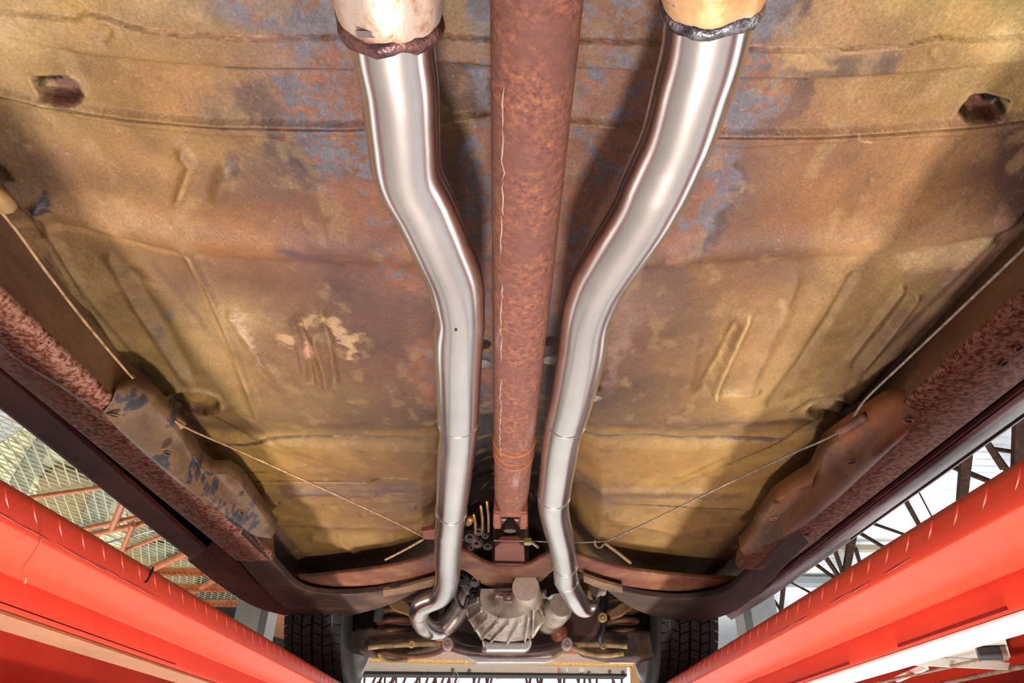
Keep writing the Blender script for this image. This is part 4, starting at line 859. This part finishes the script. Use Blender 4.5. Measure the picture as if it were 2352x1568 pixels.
for a, b, r in ((1062, 1330, .022), (1072, 1345, .018), (1088, 1362, .014), (1090, 1335, .018), (1100, 1350, .014)):
    q = onz(a, b, .49); m = MB(); m.lathe(q, (rng.randn() * .4, -.8, -.6), [(-.03, r), (0, r), (.004, r * .8), (.004, r * .4), (.014, r * .4), (.014, .001)], 12); rel(m.obj('solenoid_block', plain('block_black', (26, 22, 22), .3, .3), car, smooth=.6), car)
m = MB(); m.add([(-.50, 2.36, .58), (.50, 2.36, .58), (.50, 2.44, .95), (-.50, 2.44, .95)], [(0, 1, 2, 3)]); rel(m.obj('firewall', plain('firewall_dark', (50, 38, 34), .7), car), car)
m = MB(); m.add([(-.62, 3.1, .52), (.62, 3.1, .52), (.62, 3.1, 1.15), (-.62, 3.1, 1.15)], [(0, 1, 2, 3)]); rel(m.obj('radiator_support', plain('firewall_dark', (50, 38, 34), .7), car), car); m = MB()
V = [(x, y, z) for y in (1.6, 2.4) for x, z in ((-.24, .62), (-.2, .72), (0, .78), (.2, .72), (.24, .62))]
m.add(V, [(i, i + 1, i + 6, i + 5) for i in range(4)])
fw = rel(m.obj('tunnel_liner', plain('firewall_dark', (50, 38, 34), .7), car), car); fw.modifiers.new('sheet', 'SOLIDIFY').thickness = .002
# hanger washers on the tunnel sides
wm = plain('washer', (150, 138, 130), .4, .5)
for a, b, rx, z in ((1104, 835, .016, .54), (1268, 828, .016, .54), (1362, 915, .015, .545)):
    q = onz(a, b, z); m = MB(); m.lathe(q, (0, .15, -1), [(-.004, .001), (-.004, rx), (0, rx), (.001, rx * .8), (-.001, rx * .7), (-.001, .001)], 24); rel(m.obj('tunnel_grommet', wm, car, smooth=.6), car)

# ------------------------------------------------------------------ transmission crossmember
xm = mottle('crossmember_rust', [(78, 48, 36), (108, 60, 42), (128, 90, 60)], 7, .6, speck=((92, 74, 76), 9, .66))
xt = mottle('crossmember_red', [(108, 52, 40), (128, 64, 48)], 14, .5)
band('transmission_crossmember', [(632, 1326), (700, 1326), (760, 1321), (880, 1306), (950, 1290), (1000, 1271), (1045, 1264), (1075, 1272), (1105, 1290), (1140, 1302), (1175, 1304), (1210, 1300), (1240, 1284), (1270, 1268), (1300, 1266), (1340, 1282), (1420, 1306), (1500, 1318), (1600, 1328), (1715, 1334)],
     [(632, 1364), (700, 1366), (760, 1363), (880, 1354), (950, 1344), (1000, 1326), (1045, 1308), (1075, 1316), (1105, 1340), (1140, 1352), (1175, 1354), (1210, 1350), (1240, 1338), (1270, 1312), (1300, 1300), (1340, 1318), (1420, 1346), (1500, 1362), (1600, 1372), (1715, 1360)], .492, .014, xm, 'rusty transmission crossmember arching over both pipes', n=4)
m = MB(); m.poly([onz(*a, .498) for a in ((1136, 1258), (1150, 1248), (1190, 1247), (1204, 1256), (1206, 1310), (1136, 1310))], (0, 0, .02)); rel(m.obj('mount_plate', xt, car, bevel=.003), car)
m = MB(); m.box(onz(1168, 1291, .496), (.09, .006, .006)); rel(m.obj('mount_slot', hole_m, car), car)
band('crossmember_flange', [(880, 1356), (920, 1350), (1000, 1328)], [(880, 1370), (930, 1362), (1000, 1345)], .47, .01, tanbr, bev=.001)
band('crossmember_flange', [(1340, 1322), (1380, 1336), (1430, 1350)], [(1340, 1336), (1380, 1352), (1430, 1362)], .47, .01, tanbr, bev=.001)
# dark tunnel hardware ahead of the driveshaft
m = MB(); 
dk = mottle('oily_black', [(24, 18, 18), (50, 36, 32), (80, 56, 46)], 16, .35, .2)
tz = .52
tail = MB(); tail.lathe((-.002, 1.60, .61), (0, 1, 0), [(-.02, .001), (-.02, .028), (.05, .030), (.06, .042), (.14, .045), (.6, .06)], 28); tro = None
trn = rel(tail.obj('transmission', mottle('trans_cast', [(96, 62, 52), (124, 84, 70)], 10, .5, .3), car, smooth=.7), car); tag(trn, 'cast transmission with a finned bell housing')
for (a, b, c, d, z, r) in ((1088, 1180, 1092, 1225, .46, .003), (1104, 1160, 1108, 1215, .46, .003), (1118, 1150, 1122, 1220, .465, .003), (1080, 1185, 1075, 1200, .46, .008)):
    m = MB(); m.tube([onz(a, b, z), onz((a + c) / 2 + 2, (b + d) / 2, z - .004), onz(c, d, z)], r, 8); rel(m.obj('shift_rod', plain('brassy', (150, 112, 70), .35, .7), car, smooth=1), car)
for a, b, r in ((1080, 1232, .018), (1100, 1218, .014), (1095, 1246, .016), (1120, 1252, .014), (1082, 1255, .010), (1115, 1228, .010)):
    q = onz(a, b, .47); m = MB(); m.lathe(q, (0, -.6, -.8), [(-.02, r), (0, r), (.006, r * .7), (.006, r * .3), (.012, r * .3), (.012, .001)], 12); rel(m.obj('linkage_knuckle', dk, car, smooth=.6), car)

# bell housing, seen end on
alu = mottle('cast_aluminium', [(132, 112, 96), (196, 182, 168), (222, 210, 198)], 9, .3, .7, speck=((168, 92, 68), 8, .64), bscale=200, bump=.4)
def yp(a, y): return ony(*a, y)
YA, YBB = 2.10, 2.36
rear = [(1105, 1352), (1102, 1372), (1110, 1392), (1125, 1408), (1145, 1418), (1170, 1420), (1195, 1416), (1214, 1404), (1224, 1386), (1226, 1366), (1222, 1350)]
front = [(1070, 1368), (1068, 1392), (1078, 1420), (1092, 1444), (1108, 1464), (1128, 1470), (1165, 1474), (1205, 1470), (1222, 1460), (1250, 1420), (1264, 1376)]
top = np.array([0, 0, .10])
R_ = [yp(a, YA) for a in rear]; Fr = [yp(a, YBB) for a in front]
m = MB(); V = []; n = len(R_)
def lerp(a, b, t): return a + (b - a) * t
K = [(0, 0), (.12, .03), (.5, .42), (.9, .95), (1, 1)]
for (ty, tr_) in K:
    for a, b in zip(R_, Fr):
        c = lerp(a, b, tr_); c = np.array([c[0], lerp(a[1], b[1], ty), c[2]]); V.append(c)
Fc = [(j * n + i, j * n + i + 1, (j + 1) * n + i + 1, (j + 1) * n + i) for j in range(len(K) - 1) for i in range(n - 1)] + [tuple(range(n))]
m.add(V, Fc); bh = m.obj('bell_housing', alu, trn, smooth=.6); rel(bh, car)
trl = Vector(trn.location)
def sub(o): o.location = (0, 0, 0); return o
sub(bh)
for i in range(n):
    a, b = R_[i], Fr[i]; m = MB(); off = np.array([0, -.004, -.005]); cen = (R_[0] + R_[-1]) / 2
    if 1 <= i <= n - 2:
        for_ = lambda p: p + (p - cen) / np.linalg.norm(p - cen) * .004 * np.array([1, 0, 1])
        m.bar(for_(np.array([lerp(a, b, .05)[0], a[1] + .03, lerp(a, b, .05)[2]])), for_(np.array([b[0], b[1] - .01, b[2]])), .006, .016)
        sub(m.obj('cooling_rib', alu, bh, bevel=.0012))
m = MB(); m.tube([yp((1072, 1366), YBB), yp((1069, 1392), YBB), yp((1080, 1422), YBB), yp((1108, 1466), YBB)], .006, 8); sub(m.obj('flange_rim', alu, bh, smooth=1)); m = MB(); m.tube([yp((1264, 1376), YBB), yp((1250, 1420), YBB), yp((1222, 1462), YBB)], .006, 8); sub(m.obj('flange_rim', alu, bh, smooth=1))
m = MB(); c = yp((1208, 1352), YA - .06); m.lathe(c, (0.05, 1, .05), [(-.03, .001), (-.03, .038), (.02, .042), (.16, .046)], 28); sub(m.obj('side_cover', mottle('bright_cast', [(196, 176, 160), (226, 206, 190)], 8, .3, .6), trn, smooth=.7))
m = MB(); q = yp((1160, 1363), YA - .04); m.box(q + np.array([0, .02, 0]), (.062, .03, .02)); m.box(yp((1168, 1373), YA - .05), (.03, .02, .03)); sub(m.obj('mount_bracket', plain('bracket_dk', (116, 94, 92), .4, .5), trn, bevel=.003))
for a in ((1143, 1366), (1168, 1372)):
    m = MB(); m.lathe(yp(a, YA - .06), (0, -1, 0), [(0, .007), (.006, .007), (.007, .004), (.007, .0005)], 6); sub(m.obj('bolt', plain('bolt_br', (150, 120, 110), .4, .6), trn))
m = MB(); m.lathe(yp((1232, 1362), 2.2), (1, -.3, 0), [(-.02, .014), (.03, .014), (.03, .008), (.02, .001)], 16); sub(m.obj('vent_tube', plain('tube_dk', (120, 104, 100), .35, .6), trn, smooth=.6))
cv = MB(); P = [yp(a, 2.40) for a in ((1106, 1466), (1122, 1473), (1204, 1474), (1220, 1464), (1222, 1478), (1215, 1492), (1206, 1496), (1118, 1496), (1110, 1492))]
cv.poly(P, (0, .05, 0)); sub(cv.obj('inspection_cover', mottle('cover_bright', [(206, 192, 188), (232, 222, 220)], 10, .28, .55), trn, bevel=.006))
for a in ((1116, 1460), (1217, 1462), (1112, 1492)):
    m = MB(); m.lathe(yp(a, 2.37), (0, -1, 0), [(0, .008), (.008, .008), (.009, .005), (.009, .0005)], 8); sub(m.obj('bolt', plain('bolt_br', (150, 120, 110), .4, .6), trn))
st = MB(); st.lathe(yp((1283, 1396), 2.28), (.15, -1, .05), [(-.16, .001), (-.16, .045), (0, .045), (.02, .036), (.03, .034), (.03, .001)], 24); rel(st.obj('starter_motor', alu, car, smooth=.7), car)
# engine underside
eng = MB(); P = [yp(a, 2.52) for a in ((1000, 1392), (1020, 1462), (1060, 1492), (1120, 1506), (1270, 1508), (1330, 1492), (1372, 1460), (1400, 1392), (1400, 1300), (1000, 1300))]
eng.poly(P, (0, .5, .16)); eo = rel(eng.obj('oil_pan', mottle('engine_dark', [(34, 22, 20), (58, 38, 32), (74, 48, 40)], 5, .5), car, bevel=.02), car)
m = MB(); q = yp((1283, 1452), 2.5); m.lathe(q, (0, -1, -.1), [(-.02, .03), (0, .03), (.02, .022), (.03, .008), (.03, .001)], 20); rel(m.obj('freeze_plug', plain('orange_rust', (150, 78, 42), .5), car, smooth=.8), car)

# front suspension and steering
def tb(name, P, r, mat, parent=None, sm=4, n=10):
    m = MB(); m.tube(smoothpath([yp(p[:2], p[2]) for p in P], sm), r, n); return rel(m.obj(name, mat, parent or car, smooth=1), car)
lnk = mottle('linkage_dark', [(58, 44, 40), (96, 76, 68)], 20, .4, .3); tanrod = mottle('rod_tan', [(120, 92, 60), (168, 140, 96)], 30, .6)
tb('steering_center_link', [(1022, 1474, 2.45), (1048, 1488, 2.45), (1090, 1497, 2.45), (1165, 1500, 2.45), (1240, 1497, 2.45), (1280, 1487, 2.45), (1308, 1474, 2.45)], .015, lnk)
for a, b in ((1028, 1477), (1302, 1477)):
    m = MB(); m.lathe(yp((a, b), 2.42), (0, -1, 0), [(-.03, .02), (0, .02), (.008, .016), (.008, .010), (.003, .009), (.003, .004), (.014, .003), (.014, .0004)], 20); rel(m.obj('ball_joint', plain('zinc_rose', (176, 150, 146), .35, .5), car, smooth=.6), car)
tb('tie_rod', [(846, 1486, 2.5), (900, 1482, 2.5), (960, 1479, 2.5), (1015, 1478, 2.48)], .0085, tanrod); tb('tie_rod', [(1316, 1480, 2.48), (1370, 1480, 2.5), (1440, 1484, 2.5)], .0085, tanrod)
for a, b in ((945, 1479), (1385, 1482)):
    m = MB(); m.torus(yp((a, b), 2.46), (.3, -1, .0), .008, .0045, 16, 6); rel(m.obj('tie_rod_clamp', tanrod, car, smooth=1), car)
springm = mottle('spring_rust', [(88, 52, 34), (130, 80, 50)], 20, .6)
for a, s in ((905, 1), (1425, -1)):
    m = MB(); c = yp((a, 1440), 2.62); P = []
    for i in range(110): t = i / 16 * 2 * math.pi; P.append(c + np.array([.062 * math.cos(t), .062 * math.sin(t), -.05 + .036 * i / 16]))
    m.tube(P, .0105, 8); rel(m.obj('coil_spring', springm, car, smooth=1), car)
arm = mottle('arm_brown', [(30, 21, 18), (52, 36, 29), (92, 66, 46)], 10, .6)
for px in ([(770, 1455), (850, 1440), (960, 1452), (1015, 1476), (980, 1496), (930, 1506), (850, 1502), (790, 1488)], [(1570, 1462), (1480, 1446), (1380, 1450), (1315, 1480), (1345, 1500), (1400, 1512), (1480, 1512), (1545, 1496)]):
    m = MB(); m.poly([yp(a, 2.55) for a in px], (0, .10, 0)); rel(m.obj('lower_control_arm', arm, car, bevel=.008), car)
for P in ([(780, 1400), (960, 1385), (1010, 1400), (1000, 1450), (900, 1470), (780, 1460)], [(1560, 1405), (1400, 1390), (1345, 1405), (1340, 1450), (1420, 1472), (1560, 1465)]):
    m = MB(); m.poly([yp(a, 2.78) for a in P], (0, .15, .0)); rel(m.obj('spring_tower', plain('tower_dark', (36, 26, 24), .6), car, bevel=.01), car)
for (P, mt) in (([(870, 1500, 2.5), (884, 1516, 2.5), (900, 1519, 2.5), (935, 1517, 2.5)], tanrod), ([(840, 1486, 2.52), (872, 1506, 2.52), (884, 1516, 2.5)], arm), ([(878, 1498, 2.5), (940, 1508, 2.5), (1000, 1500, 2.48), (1022, 1486, 2.46)], springm), ([(1312, 1486, 2.46), (1340, 1498, 2.48), (1390, 1505, 2.5), (1432, 1500, 2.5)], tanrod), ([(1270, 1508, 2.48), (1296, 1492, 2.46)], tanrod)):
    tb('strut_rod', P, .008, mt)
m = MB(); c = yp((870, 1405), 2.5); m.lathe(c, (0, 0, 1), [(-.03, .001), (-.03, .016), (.05, .018)], 14); rel(m.obj('shock_absorber', plain('shock', (70, 72, 72), .4, .3), car, smooth=.6), car)
m = MB(); m.tube([yp((1390, 1385), 2.45), yp((1386, 1418), 2.45), yp((1382, 1448), 2.45), yp((1376, 1476), 2.45)], [.012, .007, .007, .016], 12); ia = rel(m.obj('idler_arm', plain('idler', (40, 34, 32), .4, .3), car, smooth=1), car)
m = MB(); m.lathe(yp((1384, 1417), 2.42), (0, -1, -.1), [(-.02, .015), (0, .016), (.006, .012), (.006, .008), (.002, .007), (.014, .003), (.014, .0004)], 18); rel(m.obj('idler_nut', tanrod, car, smooth=.6), car)
for P in ([(890, 1385), (925, 1378), (950, 1400), (940, 1412), (905, 1400)], [(1400, 1405), (1428, 1383), (1455, 1392), (1430, 1412), (1405, 1420)]):
    m = MB(); m.poly([yp(a, 2.46) for a in P], (0, .03, 0)); rel(m.obj('bump_stop_bracket', tanbr, car, bevel=.002), car)
fa = MB(); P = [yp(a, 2.62) for a in ((1062, 1502), (1090, 1510), (1260, 1511), (1286, 1500), (1272, 1516), (1252, 1522), (1096, 1522), (1078, 1514))]
fa.poly(P, (0, .04, 0)); rel(fa.obj('front_air_deflector', mottle('deflector', [(198, 186, 186), (226, 216, 218)], 6, .3, .3), car, bevel=.003), car)
m = MB(); m.box(yp((1430, 1519), 2.7), (.1, .02, .012)); rel(m.obj('front_lip', plain('lip_grey', (190, 180, 176), .4), car, bevel=.002), car)

# ------------------------------------------------------------------ front wheels
rub = mottle('tyre_rubber', [(34, 31, 29), (52, 47, 43)], 10, .6, bump=.2); side_r = mottle('tyre_side', [(36, 36, 38), (54, 54, 56)], 8, .42, bump=.1)
blackrim = plain('rim_black', (20, 20, 22), .25, .3)
def wheel(xi, xo, y, z, R, lab):
    s = 1 if xo > xi else -1; wd = abs(xo - xi); cx = (xi + xo) / 2
    wh = thing('front_wheel', None, None, (cx, y, z)); wh.parent = car; wh.location = Vector((cx, y, z)) - car.location; wh['label'] = lab
    p = [(-wd / 2 + .012, .185), (-wd / 2, .20), (-wd / 2 - .006, .25), (-wd / 2, R - .05), (-wd / 2 + .012, R - .02), (-wd / 2 + .03, R - .009)]
    prof = p + [(-a, b) for a, b in reversed(p)]
    m = MB(); m.lathe((0, 0, 0), (1, 0, 0), prof, 64); m.obj('tyre', side_r, wh, smooth=.9)
    m = MB(); nb = 62; ribs = [(-.086, -.062), (-.057, -.034), (-.029, -.004), (.004, .029), (.034, .057), (.062, .086)]; sc_ = wd / .2
    for ri, (a, b) in enumerate(ribs):
        for j in range(nb):
            t0 = 2 * math.pi * (j + .06 + .5 * (ri % 2)) / nb; t1 = t0 + 2 * math.pi / nb * .86; sk = .03 * (1 if ri % 2 else -1)
            drop = .004 if ri in (0, 5) else 0
            V = []
            for rr_ in (R - .012, R - drop):
                for (xq, tq) in ((a, t0), (b, t0 + sk), (b, t1 + sk), (a, t1)): V.append((xq * sc_, rr_ * math.cos(tq), rr_ * math.sin(tq)))
            m.add(V, [(0, 1, 2, 3), (4, 5, 6, 7), (0, 1, 5, 4), (1, 2, 6, 5), (2, 3, 7, 6), (3, 0, 4, 7)])
    o = m.obj('tread_blocks', rub, wh); o['kind'] = 'stuff'
    m = MB(); m.lathe((0, 0, 0), (1, 0, 0), [(-wd / 2 + .004, .192), (-wd / 2 + .002, .180), (-wd / 2 + .02, .172), (0, .16), (wd / 2 - .02, .172), (wd / 2, .188)], 48); m.obj('rim', blackrim, wh, smooth=.8)
    m = MB(); m.lathe((0, 0, 0), (1, 0, 0), [(.0, .165), (.02, .10), (.0, .06), (.0, .001)], 40); m.obj('wheel_disc', blackrim, wh, smooth=.8)
    q = -s * (wd / 2 - .0)
    m = MB(); m.lathe((0, 0, 0), (-s, 0, 0), [(-.02, .13), (.05, .13), (.056, .12), (.056, .05), (.08, .04), (.10, .02), (.10, .001)], 32); m.obj('brake_drum', mottle('drum', [(50, 32, 26), (92, 62, 46)], 14, .5), wh, smooth=.6)
    return wh
wheel(-.555, -.775, 2.74, .585, .33, 'left front tyre with worn tread blocks')
wheel(.495, .715, 2.74, .585, .33, 'right front tyre with worn tread blocks')
m = MB(); m.bar(yp((770, 1470), 2.66), yp((870, 1470), 2.66), .06, .07); m.bar(yp((1510, 1472), 2.66), yp((1600, 1474), 2.66), .06, .07); rel(m.obj('spindle_carrier', arm, car, bevel=.01), car)

# ------------------------------------------------------------------ cables
cabm = mottle('cable_tan', [(140, 104, 74), (190, 156, 118)], 80, .5); cabg = mottle('cable_grey', [(96, 86, 80), (140, 126, 116)], 80, .5)
def zt(name, P, r, mat, lab=None, sm=4, n=8):
    m = MB(); m.tube(smoothpath([onz(a, b, z) for a, b, z in P], sm), r, n); o = rel(m.obj(name, mat, car, smooth=1), car)
    if lab: tag(o, lab)
    return o
zt('brake_cable', [(-200, 270, .513), (10, 495, .513), (100, 615, .513), (180, 720, .513), (250, 805, .513), (310, 875, .510), (350, 925, .505), (420, 978, .505), (560, 1040, .52), (760, 1130, .51), (900, 1195, .50), (972, 1232, .495)], .0019, cabm, 'tan brake cable along the left floor edge and across to the middle')
zt('cable_sleeve', [(352, 922, .515), (375, 945, .512), (400, 965, .51), (418, 976, .51)], .009, mottle('sleeve_tan', [(140, 108, 66), (172, 138, 88)], 20, .6))
zt('cable_sleeve', [(300, 862, .525), (325, 895, .52), (345, 918, .516)], .0045, cabm)
zt('cable_grommet', [(-20, 440, .52), (0, 455, .52), (16, 474, .522)], .011, mottle('sleeve_tan', [(140, 108, 66), (172, 138, 88)], 20, .6))
zt('brake_line', [(-100, 700, .456), (0, 792, .456), (60, 838, .456), (130, 880, .456), (200, 930, .456), (260, 985, .462), (330, 1045, .47)], .0022, cabg, 'grey brake line lying on the left frame rail')
zt('brake_cable', [(2500, 430, .50), (2352, 570, .50), (2200, 715, .50), (2070, 838, .50), (1985, 920, .50), (1930, 990, .50), (1800, 1050, .52), (1640, 1125, .51), (1480, 1203, .50), (1392, 1243, .495)], .0019, cabg, 'grey brake cable along the right floor edge and across to the middle')
zt('cable_sleeve', [(1990, 955, .49), (1950, 980, .49), (1930, 992, .49)], .008, mottle('sleeve_dark', [(84, 56, 46), (120, 84, 66)], 20, .6))
zt('equalizer_cable', [(968, 1236, .455 + .05), (1060, 1239, .50), (1200, 1242, .50), (1320, 1245, .50), (1392, 1243, .50)], .0018, cabg, 'thin cable running crosswise behind the crossmember')
zt('cable_link', [(972, 1238, .50), (930, 1262, .49), (885, 1285, .48)], .003, cabm); zt('cable_link', [(1388, 1246, .50), (1418, 1268, .49), (1448, 1292, .48)], .004, tanbr)
zt('cable_hook', [(1366, 1240, .495), (1368, 1252, .49), (1378, 1257, .49), (1386, 1250, .49)], .003, tanbr)
zt('adjuster_bolt', [(1214, 1240, .49), (1236, 1256, .488)], .0038, plain('zinc', (190, 176, 150), .3, .8)); m = MB(); m.box(onz(1212, 1243, .488), (.018, .022, .014)); rel(m.obj('adjuster_nut', plain('brass_zinc', (170, 150, 100), .35, .7), car, bevel=.002), car)
m = MB(); m.poly([onz(*a, .50) for a in ((968, 1220), (1000, 1215), (1002, 1240), (972, 1238))], (0, 0, .01)); rel(m.obj('cable_bracket', xt, car, bevel=.001), car)

GROUPS = {'steel_strut': 'struts under the mesh deck', 'braided_beam': 'braided beams beside the left lift post', 'slatted_panel': 'cream slatted panels above the mesh deck',
          'deck_timber': 'timbers above the mesh deck', 'storage_board': 'boards lying on the mesh deck', 'lift_post': 'front lift posts', 'lift_runway': 'red lift runways'}
for o in C.objects:
    nm = o.name.split('.')[0]
    if o.parent is None and 'label' in o and 'group' not in o:
        if nm in GROUPS: o['group'] = GROUPS[nm]
        elif nm == 'roof_joist': o['group'] = 'dark roof joists over the right runway'
